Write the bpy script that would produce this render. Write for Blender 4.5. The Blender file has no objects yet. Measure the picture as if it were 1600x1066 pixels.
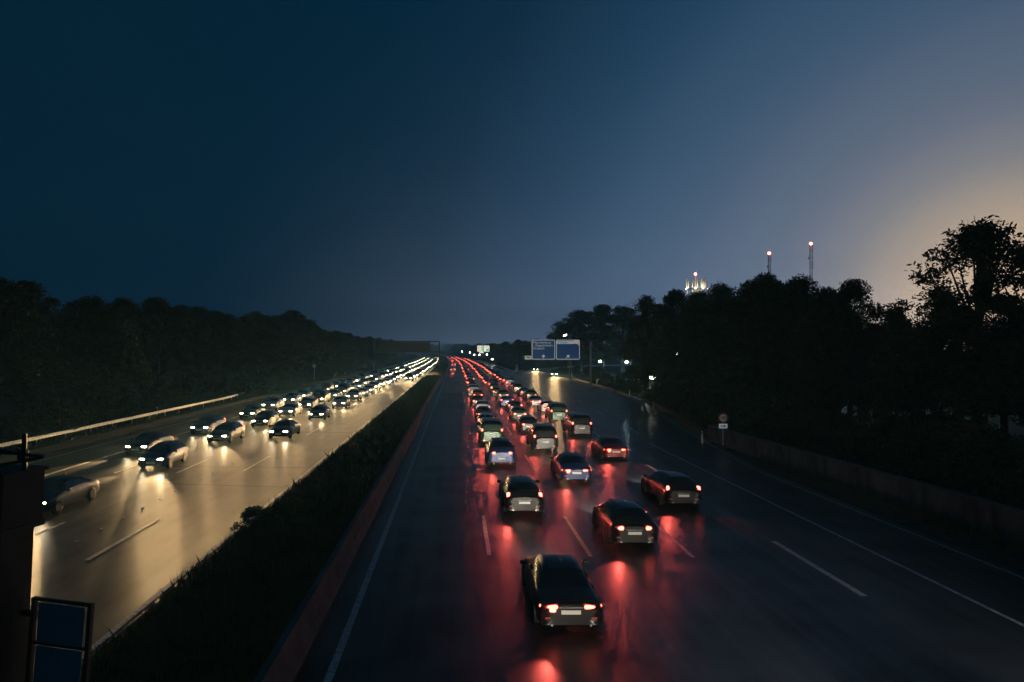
import bpy, bmesh, math, random
from mathutils import Vector, Matrix
import numpy as np
R = math.radians
random.seed(7); rng = np.random.default_rng(7)
sc = bpy.context.scene
C = sc.collection

# ------------------------------------------------------------------ camera
CAM_H = 7.6; F = 1067.0; VX = 713.0; VY = 546.5       # focal length and road vanishing point, in photograph pixels
cam = bpy.data.cameras.new('camera'); cam.lens = 24.0; cam.sensor_width = 36.0
cam.clip_start = 0.1; cam.clip_end = 12000
co = bpy.data.objects.new('camera', cam); C.objects.link(co); sc.camera = co
co.location = (0, 0, CAM_H)
co.rotation_euler = (R(90), 0, 0)
cam.shift_x = (800 - VX) / 1600; cam.shift_y = (VY - 533) / 1600

# ------------------------------------------------------------------ world: last light of dusk, glow low on the right
w = bpy.data.worlds.new('World'); sc.world = w; w.use_nodes = True
nt = w.node_tree; nt.nodes.clear()
def wn(t, **k):
    n = nt.nodes.new(t)
    for a, b in k.items(): setattr(n, a, b)
    return n
def wl(a, b): nt.links.new(a, b)
out = wn('ShaderNodeOutputWorld'); bg = wn('ShaderNodeBackground'); wl(bg.outputs[0], out.inputs[0])
bg.inputs[1].default_value = 1.22
tc = wn('ShaderNodeTexCoord')
nrm = wn('ShaderNodeVectorMath', operation='NORMALIZE'); wl(tc.outputs['Generated'], nrm.inputs[0])
GA, GE = R(40.0), R(0.5)
dot = wn('ShaderNodeVectorMath', operation='DOT_PRODUCT'); wl(nrm.outputs[0], dot.inputs[0])
dot.inputs[1].default_value = (math.sin(GA) * math.cos(GE), math.cos(GA) * math.cos(GE), math.sin(GE))
ac = wn('ShaderNodeMath', operation='ARCCOSINE'); wl(dot.outputs['Value'], ac.inputs[0])
dv = wn('ShaderNodeMath', operation='DIVIDE'); wl(ac.outputs[0], dv.inputs[0]); dv.inputs[1].default_value = math.pi
cr = wn('ShaderNodeValToRGB'); wl(dv.outputs[0], cr.inputs[0])
cr.color_ramp.interpolation = 'CARDINAL'
stops = [(0, (.56, .35, .165)), (5, (.52, .36, .195)), (7.5, (.43, .315, .20)), (11, (.23, .205, .185)), (14.5, (.118, .134, .170)), (21, (.052, .088, .142)),
         (30, (.017, .049, .095)), (42, (.0026, .0190, .042)), (73, (.0006, .0128, .027)), (180, (.0008, .0150, .032))]
el = cr.color_ramp.elements
while len(el) < len(stops): el.new(0.5)
for e, (a, c) in zip(el, stops): e.position = a / 180; e.color = (*c, 1)
sep = wn('ShaderNodeSeparateXYZ'); wl(nrm.outputs[0], sep.inputs[0])
az = wn('ShaderNodeMath', operation='ABSOLUTE'); wl(sep.outputs[2], az.inputs[0])
mz = wn('ShaderNodeMath', operation='MULTIPLY'); wl(az.outputs[0], mz.inputs[0]); mz.inputs[1].default_value = -9.0
ex = wn('ShaderNodeMath', operation='EXPONENT'); wl(mz.outputs[0], ex.inputs[0])
fa = wn('ShaderNodeMapRange'); wl(dv.outputs[0], fa.inputs[0])
fa.interpolation_type = 'SMOOTHSTEP'
fa.inputs[1].default_value = 62 / 180; fa.inputs[2].default_value = 20 / 180
hm = wn('ShaderNodeMath', operation='MULTIPLY'); wl(ex.outputs[0], hm.inputs[0]); wl(fa.outputs[0], hm.inputs[1])
ho = wn('ShaderNodeMix', data_type='RGBA', blend_type='ADD'); wl(hm.outputs[0], ho.inputs[0]); wl(cr.outputs[0], ho.inputs[6])
ho.inputs[7].default_value = (.13, .16, .225, 1)
sk = wn('ShaderNodeTexSky', sky_type='NISHITA', sun_disc=False)     # what is left of the twilight arch
sk.sun_elevation = R(-5); sk.sun_rotation = GA
ad = wn('ShaderNodeMix', data_type='RGBA', blend_type='ADD'); ad.inputs[0].default_value = 0.01
wl(ho.outputs[2], ad.inputs[6]); wl(sk.outputs[0], ad.inputs[7]); wl(ad.outputs[2], bg.inputs[0])

vs = sc.view_settings
vs.view_transform = 'Standard'; vs.look = 'None'; vs.gamma = 1; vs.exposure = 0.0; vs.use_curve_mapping = False
cy = sc.cycles
cy.use_denoising = True
try: cy.denoiser = 'OPENIMAGEDENOISE'; cy.denoising_input_passes = 'RGB_ALBEDO_NORMAL'
except Exception: pass
cy.use_light_tree = True; cy.max_bounces = 2; cy.diffuse_bounces = 1; cy.glossy_bounces = 1; cy.volume_bounces = 0
cy.transparent_max_bounces = 6; cy.sample_clamp_indirect = 3; cy.sample_clamp_direct = 30; cy.caustics_reflective = False
cy.blur_glossy = 0.5; cy.use_adaptive_sampling = True; cy.adaptive_threshold = .04; cy.adaptive_min_samples = 16; cy.time_limit = 600

HEAD_W = 9500.0; TAIL_W = 260.0; FRONT_W = 1900.0          # power of the vehicles' lamps

# ------------------------------------------------------------------ helpers
def ramp_mat(name, base, rough=0.6, metal=0.0, noise=0.0, scale=5.0, bump=0.0, emit=None, estr=0.0, spec=0.5, base2=None, rough2=None, stretch=None, coat=0.0):
    m = bpy.data.materials.new(name); m.use_nodes = True
    t = m.node_tree; b = t.nodes['Principled BSDF']
    b.inputs['Base Color'].default_value = (*base, 1); b.inputs['Roughness'].default_value = rough
    b.inputs['Metallic'].default_value = metal; b.inputs['Specular IOR Level'].default_value = spec
    b.inputs['Coat Weight'].default_value = coat
    if emit:
        b.inputs['Emission Color'].default_value = (*emit, 1); b.inputs['Emission Strength'].default_value = estr
    if noise or bump:
        tcn = t.nodes.new('ShaderNodeTexCoord'); mp = t.nodes.new('ShaderNodeMapping')
        if stretch: mp.inputs['Scale'].default_value = stretch
        t.links.new(tcn.outputs['Object'], mp.inputs[0])
        n = t.nodes.new('ShaderNodeTexNoise'); n.inputs['Scale'].default_value = scale; n.inputs['Detail'].default_value = 6
        t.links.new(mp.outputs[0], n.inputs[0])
        if noise:
            c = t.nodes.new('ShaderNodeMix'); c.data_type = 'RGBA'
            b2 = base2 or tuple(x * (1 - noise) for x in base)
            c.inputs[6].default_value = (*base, 1); c.inputs[7].default_value = (*b2, 1)
            r = t.nodes.new('ShaderNodeMapRange'); r.inputs[1].default_value = .35; r.inputs[2].default_value = .65
            t.links.new(n.outputs[0], r.inputs[0]); t.links.new(r.outputs[0], c.inputs[0]); t.links.new(c.outputs[2], b.inputs['Base Color'])
            if rough2 is not None:
                q = t.nodes.new('ShaderNodeMapRange'); q.inputs[1].default_value = .35; q.inputs[2].default_value = .65
                q.inputs[3].default_value = rough; q.inputs[4].default_value = rough2
                t.links.new(n.outputs[0], q.inputs[0]); t.links.new(q.outputs[0], b.inputs['Roughness'])
        if bump:
            n2 = t.nodes.new('ShaderNodeTexNoise'); n2.inputs['Scale'].default_value = scale * 6; n2.inputs['Detail'].default_value = 3
            t.links.new(mp.outputs[0], n2.inputs[0])
            bp = t.nodes.new('ShaderNodeBump'); bp.inputs['Strength'].default_value = bump; bp.inputs['Distance'].default_value = 0.02
            t.links.new(n2.outputs[0], bp.inputs['Height']); t.links.new(bp.outputs[0], b.inputs['Normal'])
    return m

def asphalt(name, dark, light, bands, r0, r1, ox=0.0):
    """damp asphalt laid lane by lane: tone follows the lane, wheel tracks are polished, blotches are drier"""
    m = bpy.data.materials.new(name); m.use_nodes = True
    t = m.node_tree; b = t.nodes['Principled BSDF']; L = t.links.new; b.inputs['Specular IOR Level'].default_value = .42
    def N(k, **kw):
        n = t.nodes.new(k)
        for a, v in kw.items(): setattr(n, a, v)
        return n
    g = N('ShaderNodeTexCoord'); s = N('ShaderNodeSeparateXYZ'); L(g.outputs['Object'], s.inputs[0])
    mr = N('ShaderNodeMapRange'); mr.inputs[1].default_value = -32; mr.inputs[2].default_value = 32; L(s.outputs[0], mr.inputs[0])
    cr = N('ShaderNodeValToRGB'); cr.color_ramp.interpolation = 'CONSTANT'; L(mr.outputs[0], cr.inputs[0])
    e = cr.color_ramp.elements
    while len(e) < len(bands): e.new(.5)
    for q, (x, v) in zip(e, bands): q.position = (x + 32) / 64; q.color = (v, v, v, 1)
    mp = N('ShaderNodeMapping'); mp.inputs['Scale'].default_value = (1, .12, 1); L(g.outputs['Object'], mp.inputs[0])
    n1 = N('ShaderNodeTexNoise'); n1.inputs['Scale'].default_value = .7; n1.inputs['Detail'].default_value = 7; n1.inputs['Roughness'].default_value = .65; L(mp.outputs[0], n1.inputs[0])
    n2 = N('ShaderNodeTexNoise'); n2.inputs['Scale'].default_value = 35; n2.inputs['Detail'].default_value = 3; L(g.outputs['Object'], n2.inputs[0])
    n3 = N('ShaderNodeTexNoise'); n3.inputs['Scale'].default_value = 14; L(g.outputs['Object'], n3.inputs[0])
    a1 = N('ShaderNodeMath', operation='MULTIPLY_ADD'); L(n1.outputs[0], a1.inputs[0]); a1.inputs[1].default_value = 1.7; L(cr.outputs[0], a1.inputs[2])
    a2 = N('ShaderNodeMath', operation='MULTIPLY_ADD'); L(n2.outputs[0], a2.inputs[0]); a2.inputs[1].default_value = .5; L(a1.outputs[0], a2.inputs[2])
    a3 = N('ShaderNodeMath', operation='ADD'); a3.use_clamp = True; L(a2.outputs[0], a3.inputs[0]); a3.inputs[1].default_value = -1.1
    mx = N('ShaderNodeMix'); mx.data_type = 'RGBA'; L(a3.outputs[0], mx.inputs[0])
    mx.inputs[6].default_value = (*dark, 1); mx.inputs[7].default_value = (*light, 1); L(mx.outputs[2], b.inputs['Base Color'])
    n4 = N('ShaderNodeTexNoise'); n4.inputs['Scale'].default_value = .35; n4.inputs['Detail'].default_value = 1; L(mp.outputs[0], n4.inputs[0])
    rr = N('ShaderNodeMapRange'); L(n4.outputs[0], rr.inputs[0]); rr.inputs[1].default_value = .35; rr.inputs[2].default_value = .65
    rr.inputs[3].default_value = r0; rr.inputs[4].default_value = r1; L(rr.outputs[0], b.inputs['Roughness'])
    m5 = N('ShaderNodeMapping'); m5.inputs['Scale'].default_value = (1.9, .055, 1); L(g.outputs['Object'], m5.inputs[0])
    n5 = N('ShaderNodeTexNoise'); n5.inputs['Scale'].default_value = 1.0; n5.inputs['Detail'].default_value = 2.5; n5.inputs['Roughness'].default_value = .5; L(m5.outputs[0], n5.inputs[0])
    n6 = N('ShaderNodeTexNoise'); n6.inputs['Scale'].default_value = .45; n6.inputs['Detail'].default_value = 1.5; L(g.outputs['Object'], n6.inputs[0])
    a5 = N('ShaderNodeMath', operation='ADD'); L(n5.outputs[0], a5.inputs[0]); L(n6.outputs[0], a5.inputs[1])
    q5 = N('ShaderNodeMapRange'); L(a5.outputs[0], q5.inputs[0]); q5.inputs[1].default_value = .78; q5.inputs[2].default_value = 1.22
    q5.inputs[3].default_value = .18; q5.inputs[4].default_value = .62; L(q5.outputs[0], b.inputs['Specular IOR Level'])      # dry tracks and damp streaks
    bp = N('ShaderNodeBump'); bp.inputs['Strength'].default_value = .06; bp.inputs['Distance'].default_value = .006
    L(n3.outputs[0], bp.inputs['Height']); L(bp.outputs[0], b.inputs['Normal'])
    return m

M = {}
M['road'] = asphalt('damp_asphalt', (.014, .016, .019), (.06, .064, .072), [(-32, .2), (-2.7, .12), (1.3, .2), (5.0, .62), (8.75, .36), (12.6, .2), (15.6, .1)], .315, .35)
M['road_l'] = asphalt('damp_asphalt_oncoming', (.016, .018, .021), (.07, .072, .078), [(-32, .25), (-24.9, .4), (-17.2, .5), (-13.3, .45), (-11.2, .4)], .315, .38)
M['paint'] = ramp_mat('road_paint', (.80, .78, .72), .55, noise=.35, scale=3.0)
M['paint_old'] = ramp_mat('worn_road_paint', (.68, .70, .70), .6, noise=.5, scale=6.0)
M['paint_yellow'] = ramp_mat('cream_road_paint', (.76, .66, .42), .55, noise=.4, scale=3.0)
M['ground'] = ramp_mat('dark_soil_and_turf', (.028, .036, .016), .95, noise=.6, scale=.6, bump=.6, spec=.1)
M['verge'] = ramp_mat('gritty_verge', (.05, .05, .04), .9, noise=.6, scale=2.0, bump=.5, spec=.2)
M['concrete'] = ramp_mat('stained_concrete', (.11, .13, .145), .85, spec=.15, noise=.55, scale=2.2, bump=.3, stretch=(1, 1, .25))
M['barrier'] = ramp_mat('barrier_concrete', (.10, .13, .15), .85, spec=.15, noise=.35, scale=1.6, bump=.2)
M['steel'] = ramp_mat('galvanised_steel', (.55, .56, .57), .42, metal=.8, noise=.35, scale=4.0)
M['dark_steel'] = ramp_mat('dark_painted_steel', (.018, .021, .024), .6, noise=.4, scale=5.0, bump=.15)
M['grey_steel'] = ramp_mat('grey_painted_steel', (.20, .22, .24), .55, noise=.3, scale=3.0)
M['alu'] = ramp_mat('sign_back_sheet', (.22, .34, .40), .5, noise=.25, scale=1.5)
M['blue'] = ramp_mat('sign_blue', (.012, .085, .26), .5, noise=.15, scale=1.0, emit=(.004, .06, .20), estr=.12)  # faint emission imitates sheeting that returns headlight beams
M['white'] = ramp_mat('sign_white', (.78, .80, .80), .5, emit=(.62, .76, .9), estr=.20)  # same painted-in glow for the retroreflective white
M['peach'] = ramp_mat('sign_peach', (.75, .58, .45), .5, emit=(.9, .66, .5), estr=.30)  # glow again stands in for headlights thrown back
M['black'] = ramp_mat('sign_black', (.012, .012, .012), .6)
M['white_plain'] = ramp_mat('white_plastic', (.78, .78, .76), .5)
M['red_plain'] = ramp_mat('red_paint', (.45, .03, .025), .5)
M['bark'] = ramp_mat('bark', (.05, .042, .034), .9, noise=.5, scale=6.0, bump=.5)
M['tyre'] = ramp_mat('tyre_rubber', (.015, .015, .016), .8)
M['rim'] = ramp_mat('wheel_rim', (.5, .5, .52), .3, metal=.9)
M['glass'] = ramp_mat('dark_car_glass', (.006, .008, .010), .06, spec=.6)
M['trim'] = ramp_mat('black_trim', (.014, .014, .015), .5)
M['plate'] = ramp_mat('number_plate', (.75, .75, .72), .4, emit=(1, .95, .85), estr=.01)
M['head'] = ramp_mat('headlamp_glow', (.9, .9, .9), .2, emit=(1.0, .80, .50), estr=180)
M['tail'] = ramp_mat('tail_lamp_glow', (.5, .02, .02), .3, emit=(1.0, .11, .075), estr=9.5)
M['amber'] = ramp_mat('amber_lamp_glow', (.5, .2, .02), .3, emit=(1.0, .42, .10), estr=6)
M['beacon'] = ramp_mat('red_beacon_glow', (.5, .02, .02), .3, emit=(1.0, .20, .12), estr=16)
M['street'] = ramp_mat('street_lamp_glow', (.9, .9, .9), .3, emit=(1.0, .93, .78), estr=22)
M['lit_yellow'] = ramp_mat('sign_glow_yellow', (.8, .7, .4), .4, emit=(.95, .80, .45), estr=.9)  # emission painted in for a sign face lit by headlights
M['lit_green'] = ramp_mat('sign_glow_green', (.1, .5, .3), .4, emit=(.10, .62, .34), estr=.8)  # likewise, headlight return put in as emission
M['lit_white'] = ramp_mat('sign_glow_white', (.8, .8, .8), .4, emit=(1, .95, .88), estr=1.0)  # likewise for the white frames and plate
def leaf_mat(name, a, b):
    m = ramp_mat(name, a, .7, noise=1, base2=b, scale=1.3, spec=.1); return m
M['leaf'] = leaf_mat('leaf_green', (.045, .075, .025), (.022, .04, .015))
M['leaf2'] = leaf_mat('leaf_olive', (.06, .07, .03), (.03, .035, .015))
M['grass'] = leaf_mat('grass_blade', (.05, .07, .03), (.025, .032, .014))
PAINT = {}
for k, c, mt in (('silver', (.42, .43, .45), .7), ('black', (.012, .012, .014), .2), ('white', (.72, .72, .70), 0), ('dark blue', (.02, .04, .12), .3),
             ('dark red', (.16, .012, .012), .3), ('grey', (.12, .125, .13), .6), ('dark green', (.02, .05, .03), .3)):
    PAINT[k] = ramp_mat('car_paint_' + k.replace(' ', '_'), c, .32, metal=mt, coat=.6)

def mesh_from(name, verts, faces, mats, fm=None, smooth=False):
    me = bpy.data.meshes.new(name)
    me.from_pydata([tuple(v) for v in verts], [], [tuple(f) for f in faces])
    for m in (mats if isinstance(mats, (list, tuple)) else [mats]): me.materials.append(m)
    if fm is not None: me.polygons.foreach_set('material_index', fm)
    if smooth: me.polygons.foreach_set('use_smooth', [True] * len(me.polygons))
    me.update(); return me

def link(name, data, parent=None, loc=(0, 0, 0), rot=(0, 0, 0), scale=None):
    o = bpy.data.objects.new(name, data); C.objects.link(o)
    o.location = loc; o.rotation_euler = rot
    if scale: o.scale = scale
    if parent: o.parent = parent
    return o
def tag(o, label=None, cat=None, group=None, kind=None):
    if label: o['label'] = label
    if cat: o['category'] = cat
    if group: o['group'] = group
    if kind: o['kind'] = kind
    return o
def empty(name, loc, rz=0, **k):
    o = link(name, None, None, loc, (0, 0, rz)); o.empty_display_size = .2
    return tag(o, **k)
def copy_tree(o, parent=None):
    c = o.copy(); C.objects.link(c); c.parent = parent
    for ch in list(o.children): copy_tree(ch, c)
    return c

class MB:
    """collects simple solids into one mesh"""
    def __init__(s): s.v = []; s.f = []
    def add(s, v, f):
        n = len(s.v); s.v += [tuple(p) for p in v]; s.f += [tuple(i + n for i in q) for q in f]; return s
    def box(s, c, d, rz=0, bev=0.0):
        x, y, z = (q / 2 for q in d); ca, sa = math.cos(rz), math.sin(rz)
        if bev:
            b = min(bev, x * .9, y * .9, z * .9); bm = bmesh.new(); bmesh.ops.create_cube(bm, size=1)
            bmesh.ops.scale(bm, vec=d, verts=bm.verts); bmesh.ops.bevel(bm, geom=bm.edges[:], offset=b, segments=2, affect='EDGES', profile=.5)
            bm.verts.index_update()
            v = [(p.co.x, p.co.y, p.co.z) for p in bm.verts]; f = [[q.index for q in fc.verts] for fc in bm.faces]; bm.free()
        else:
            v = [(-x, -y, -z), (x, -y, -z), (x, y, -z), (-x, y, -z), (-x, -y, z), (x, -y, z), (x, y, z), (-x, y, z)]
            f = [(0, 3, 2, 1), (4, 5, 6, 7), (0, 1, 5, 4), (1, 2, 6, 5), (2, 3, 7, 6), (3, 0, 4, 7)]
        return s.add([(c[0] + p[0] * ca - p[1] * sa, c[1] + p[0] * sa + p[1] * ca, c[2] + p[2]) for p in v], f)
    def tube(s, a, b, r0, r1=None, n=8, cap=True):
        a, b = Vector(a), Vector(b); r1 = r0 if r1 is None else r1
        d = (b - a).normalized(); u = d.orthogonal().normalized(); q = d.cross(u)
        v = []
        for p, r in ((a, r0), (b, r1)):
            for i in range(n):
                t = 2 * math.pi * i / n; v.append(p + (u * math.cos(t) + q * math.sin(t)) * r)
        f = [(i, (i + 1) % n, n + (i + 1) % n, n + i) for i in range(n)]
        if cap: f += [tuple(range(n - 1, -1, -1)), tuple(range(n, 2 * n))]
        return s.add(v, f)
    def prism(s, pts, y0, y1):
        """outline in x,z run from y0 to y1"""
        n = len(pts)
        v = [(x, y0, z) for x, z in pts] + [(x, y1, z) for x, z in pts]
        f = [(i, (i + 1) % n, n + (i + 1) % n, n + i) for i in range(n)] + [tuple(range(n - 1, -1, -1)), tuple(range(n, 2 * n))]
        return s.add(v, f)
    def mesh(s, name, mat, smooth=False): return mesh_from(name, s.v, s.f, mat, smooth=smooth)
    def build(s, name, mat, parent=None, loc=(0, 0, 0), rot=(0, 0, 0), smooth=False):
        return link(name, s.mesh(name, mat, smooth), parent, loc, rot)

def bend(d): return 0.0 if d < 260 else -(d - 260) ** 2 / (2 * 9500.0)
def head(d): return 0.0 if d < 260 else math.atan((d - 260) / 9500.0)       # heading change, anticlockwise
def lerp(x, pts):
    if x <= pts[0][0]: return pts[0][1]
    for (a, p), (b, q) in zip(pts, pts[1:]):
        if x <= b: return p + (q - p) * (x - a) / (b - a)
    return pts[-1][1]
def pxz(x, y, d): return ((x - VX) / F * d, CAM_H + (VY - y) / F * d)

# ------------------------------------------------------------------ ground and roads
def sheet(name, xl, xr, ys, z, mat, nx=1):
    v, f = [], []
    for d in ys:
        a, b = xl(d) + bend(d), xr(d) + bend(d)
        for i in range(nx + 1): v.append((a + (b - a) * i / nx, d, z))
    n = nx + 1
    for j in range(len(ys) - 1):
        for i in range(nx): f.append((j * n + i, j * n + i + 1, (j + 1) * n + i + 1, (j + 1) * n + i))
    return link(name, mesh_from(name, v, f, mat))
g = MB(); S = 5200
g.add([(-S, -400, 0), (S, -400, 0), (S, 9000, 0), (-S, 9000, 0)], [(0, 1, 2, 3)])
ground = tag(g.build('ground', M['ground']), kind='structure')
YS = list(range(-40, 120, 4)) + list(range(120, 600, 10)) + list(range(600, 1901, 50))
right_edge = [(-40, 19.3), (43, 19.3), (60, 21.5), (99, 27.2), (137, 29.0), (200, 31.0), (240, 31.0), (262, 17.2), (2000, 17.2)]
road_r = tag(sheet('motorway_outbound', lambda d: -3.75, lambda d: lerp(d, right_edge), YS, .012, M['road']), kind='structure')
road_l = tag(sheet('motorway_oncoming', lambda d: -30.0, lambda d: -9.0, YS, .012, M['road_l']), kind='structure')
tag(sheet('median_strip', lambda d: -9.0, lambda d: -3.75, YS, .006, M['ground']), kind='structure')
tag(sheet('verge_strip', lambda d: lerp(d, right_edge), lambda d: lerp(d, right_edge) + 2.0, [y for y in YS if y < 245], .008, M['verge']), kind='structure')
tag(sheet('hard_shoulder_edge', lambda d: -32.0, lambda d: -30.0, YS, .008, M['verge']), kind='structure')
def path(name, pts, wd, z, mat, parent=None):
    v, f = [], []
    for i, p in enumerate(pts):
        p = Vector((p[0], p[1])); a = Vector(pts[max(i - 1, 0)][:2]); b = Vector(pts[min(i + 1, len(pts) - 1)][:2])
        t = (b - a).normalized(); n = Vector((t.y, -t.x))
        v += [(*(p - n * wd / 2), z), (*(p + n * wd / 2), z)]
    f = [(2 * i, 2 * i + 1, 2 * i + 3, 2 * i + 2) for i in range(len(pts) - 1)]
    return link(name, mesh_from(name, v, f, mat), parent)
def smooth_path(pts, k=8):
    P = [Vector((*p, 0)) for p in pts]; P = [P[0] * 2 - P[1]] + P + [P[-1] * 2 - P[-2]]; o = []
    for i in range(1, len(P) - 2):
        for j in range(k):
            t = j / k; a, b, c, d = P[i - 1:i + 3]
            q = .5 * ((2 * b) + (c - a) * t + (2 * a - 5 * b + 4 * c - d) * t * t + (3 * b - a - 3 * c + d) * t ** 3); o.append((q.x, q.y))
    o.append((P[-2].x, P[-2].y)); return o
ramp_pts = smooth_path([(26.5, 190), (28, 236), (36, 272), (56, 306), (86, 330), (130, 345), (190, 350)])
tag(path('slip_road', ramp_pts, 8.0, .018, M['road']), kind='structure')
ramp_l = smooth_path([(-28, 190), (-32, 240), (-42, 290), (-62, 335), (-95, 370)])
tag(path('slip_road', ramp_l, 7.0, .018, M['road_l']), kind='structure')

# markings: one object per dash where it can be told apart, the far ones joined
dash_me = {}
def dash_mesh(wd, mat):
    k = (wd, mat.name)
    if k not in dash_me:
        dash_me[k] = mesh_from('lane_dash', [(-wd / 2, -3, 0), (wd / 2, -3, 0), (wd / 2, 3, 0), (-wd / 2, 3, 0)], [(0, 1, 2, 3)], mat)
    return dash_me[k]
def dashes(X, start, dmax, parent, wd=.16, mat=None, d0=-40, near=170, tilt=0.0):
    mat = mat or M['paint']; far = MB(); d = start
    while d > d0 + 18: d -= 18
    while d < dmax:
        x = (X(d) if callable(X) else X) + bend(d)
        if d < near: link('lane_dash', dash_mesh(wd, mat), parent, (x, d, .022), (0, 0, head(d) - (math.atan((X(d + 3) - X(d - 3)) / 6) if callable(X) else 0)))
        else: far.add([(x - wd / 2, d - 3, .022), (x + wd / 2, d - 3, .022), (x + wd / 2, d + 3, .022), (x - wd / 2, d + 3, .022)], [(0, 1, 2, 3)])
        d += 18
    if far.v: tag(far.build('far_lane_dashes', mat, parent), kind='stuff')
def line(X, d0, d1, parent, wd=.16, mat=None):
    ys = [y for y in YS if d0 < y < d1]; ys = [d0] + ys + [d1]
    o = sheet('edge_line', lambda d: X(d) - wd / 2, lambda d: X(d) + wd / 2, ys, .020, mat or M['paint']); o.parent = parent
    return o
line(lambda d: -2.94, -40, 1400, road_r, .20, M['paint_old'])
dashes(1.22, 28.2, 900, road_r)
dashes(4.93, 28.0, 900, road_r, mat=M['paint_yellow'])
dashes(8.65, 27.9, 900, road_r)
dashes(12.55, 24.0, 80, road_r, .22)
line(lambda d: lerp(d, [(80, 13.2), (97, 14.3), (129, 15.3), (187, 17.6), (250, 16.6)]), 84, 1300, road_r, .14)
line(lambda d: 15.6, -40, 55, road_r, .15, M['paint_old'])
exitX = lambda d: lerp(d, [(55, 16.1), (64, 16.6), (88, 17.5), (112, 18.7), (139, 19.8), (200, 23.5), (240, 26)])
dashes(exitX, 64.5, 215, road_r, .16, M['paint_old'], d0=52)
line(lambda d: lerp(d, [(-40, 18.9), (43, 18.8), (60, 21.0), (99, 26.6), (137, 28.4), (200, 30.4)]), -40, 232, road_r, .12, M['paint_old'])
line(lambda d: -9.25, -40, 1400, road_l, .18, M['paint_old'])
dashes(-13.3, 27.6, 900, road_l, .2)
dashes(-17.2, 27.0, 900, road_l, .17)
dashes(-21.0, 27.0, 900, road_l, .17)
line(lambda d: -24.8, -40, 1300, road_l, .18)
line(lambda d: -28.4, -40, 75, road_l, .14)
# darker and lighter repair patches in the outbound lanes, tar seams across the oncoming ones
M['patch'] = asphalt('fresh_patch_asphalt', (.012, .013, .015), (.035, .037, .04), [(-32, .2), (0, .3)], .36, .42)
for k, (x0, x1, y0, y1) in enumerate(((3.75, 5.7, 46, 66), (9.2, 12.2, 30, 47), (-2.6, 1.0, 88, 120))):
    p = MB().add([(x0, y0, .016), (x1, y0, .016), (x1, y1, .016), (x0, y1, .016)], [(0, 1, 2, 3)]); p.build('asphalt_patch', M['patch'], road_r)
for k, (y0, y1, x0, x1) in enumerate(((38.6, 37.6, -17.0, -9.6), (44.3, 43.7, -19.8, -9.6), (63, 62.4, -16.5, -9.6))):
    p = MB(); p.add([(x0, y0, .016), (x1, y1, .016), (x1, y1 + .22, .016), (x0, y0 + .22, .016)], [(0, 1, 2, 3)]); p.build('tar_seam', M['black'], road_l)
# small studs / scuffs beside the oncoming dashed line
stud = MB().box((0, 0, .012), (.10, .16, .02), bev=.008).mesh('road_stud', M['white_plain'])
for k in range(12):
    link('road_stud', stud, road_l, (-15.0 + random.uniform(-.03, .03), 27 + k * 1.9, .014))

# ------------------------------------------------------------------ median barrier, walls, rails
prof = [(-.30, 0), (.30, 0), (.27, .10), (.15, .32), (.09, .88), (-.09, .88), (-.15, .32), (-.27, .10)]
bar = empty('concrete_barrier', (0, 0, 0), label='long pale concrete median barrier beside the left edge line of the outbound lanes', cat='barrier')
seg = MB().prism(prof, -1.985, 1.985).mesh('barrier_segment', M['barrier'])
for k in range(60):
    d = 4 + 4 * k
    link('barrier_segment', seg, bar, (-4.02, d, .004))
fb = MB()
for k in range(70):
    d0 = 244 + 12 * k
    a, b = -4.02 + bend(d0), -4.02 + bend(d0 + 12); n = len(prof)
    fb.add([(a + x, d0, z) for x, z in prof] + [(b + x, d0 + 12, z) for x, z in prof], [(i, (i + 1) % n, n + (i + 1) % n, n + i) for i in range(n)])
tag(fb.build('far_barrier', M['barrier'], bar), kind='stuff')

wall = empty('roadside_wall', (0, 0, 0), label='low stained concrete wall on the right behind the shoulder', cat='wall')
wp = [(22.4, 12), (22.3, 20), (22.1, 28), (21.8, 36), (21.5, 44), (21.2, 51), (21.1, 57)]
W2 = smooth_path(wp, 2)
for a, b in zip(W2, W2[1:]):
    L_ = math.dist(a, b); an = math.atan2(b[1] - a[1], b[0] - a[0])
    hh = 1.27 + random.uniform(-.012, .012)
    MB().box((L_ / 2, 0, hh / 2), (L_ - .025, .24, hh), bev=.015).build('wall_panel', M['concrete'], wall, (a[0], a[1], 0), (0, 0, an))
    MB().box((L_ / 2, 0, hh + .03), (L_ - .012, .30, .06), bev=.01).build('coping', M['barrier'], wall, (a[0], a[1], 0), (0, 0, an))

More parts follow.
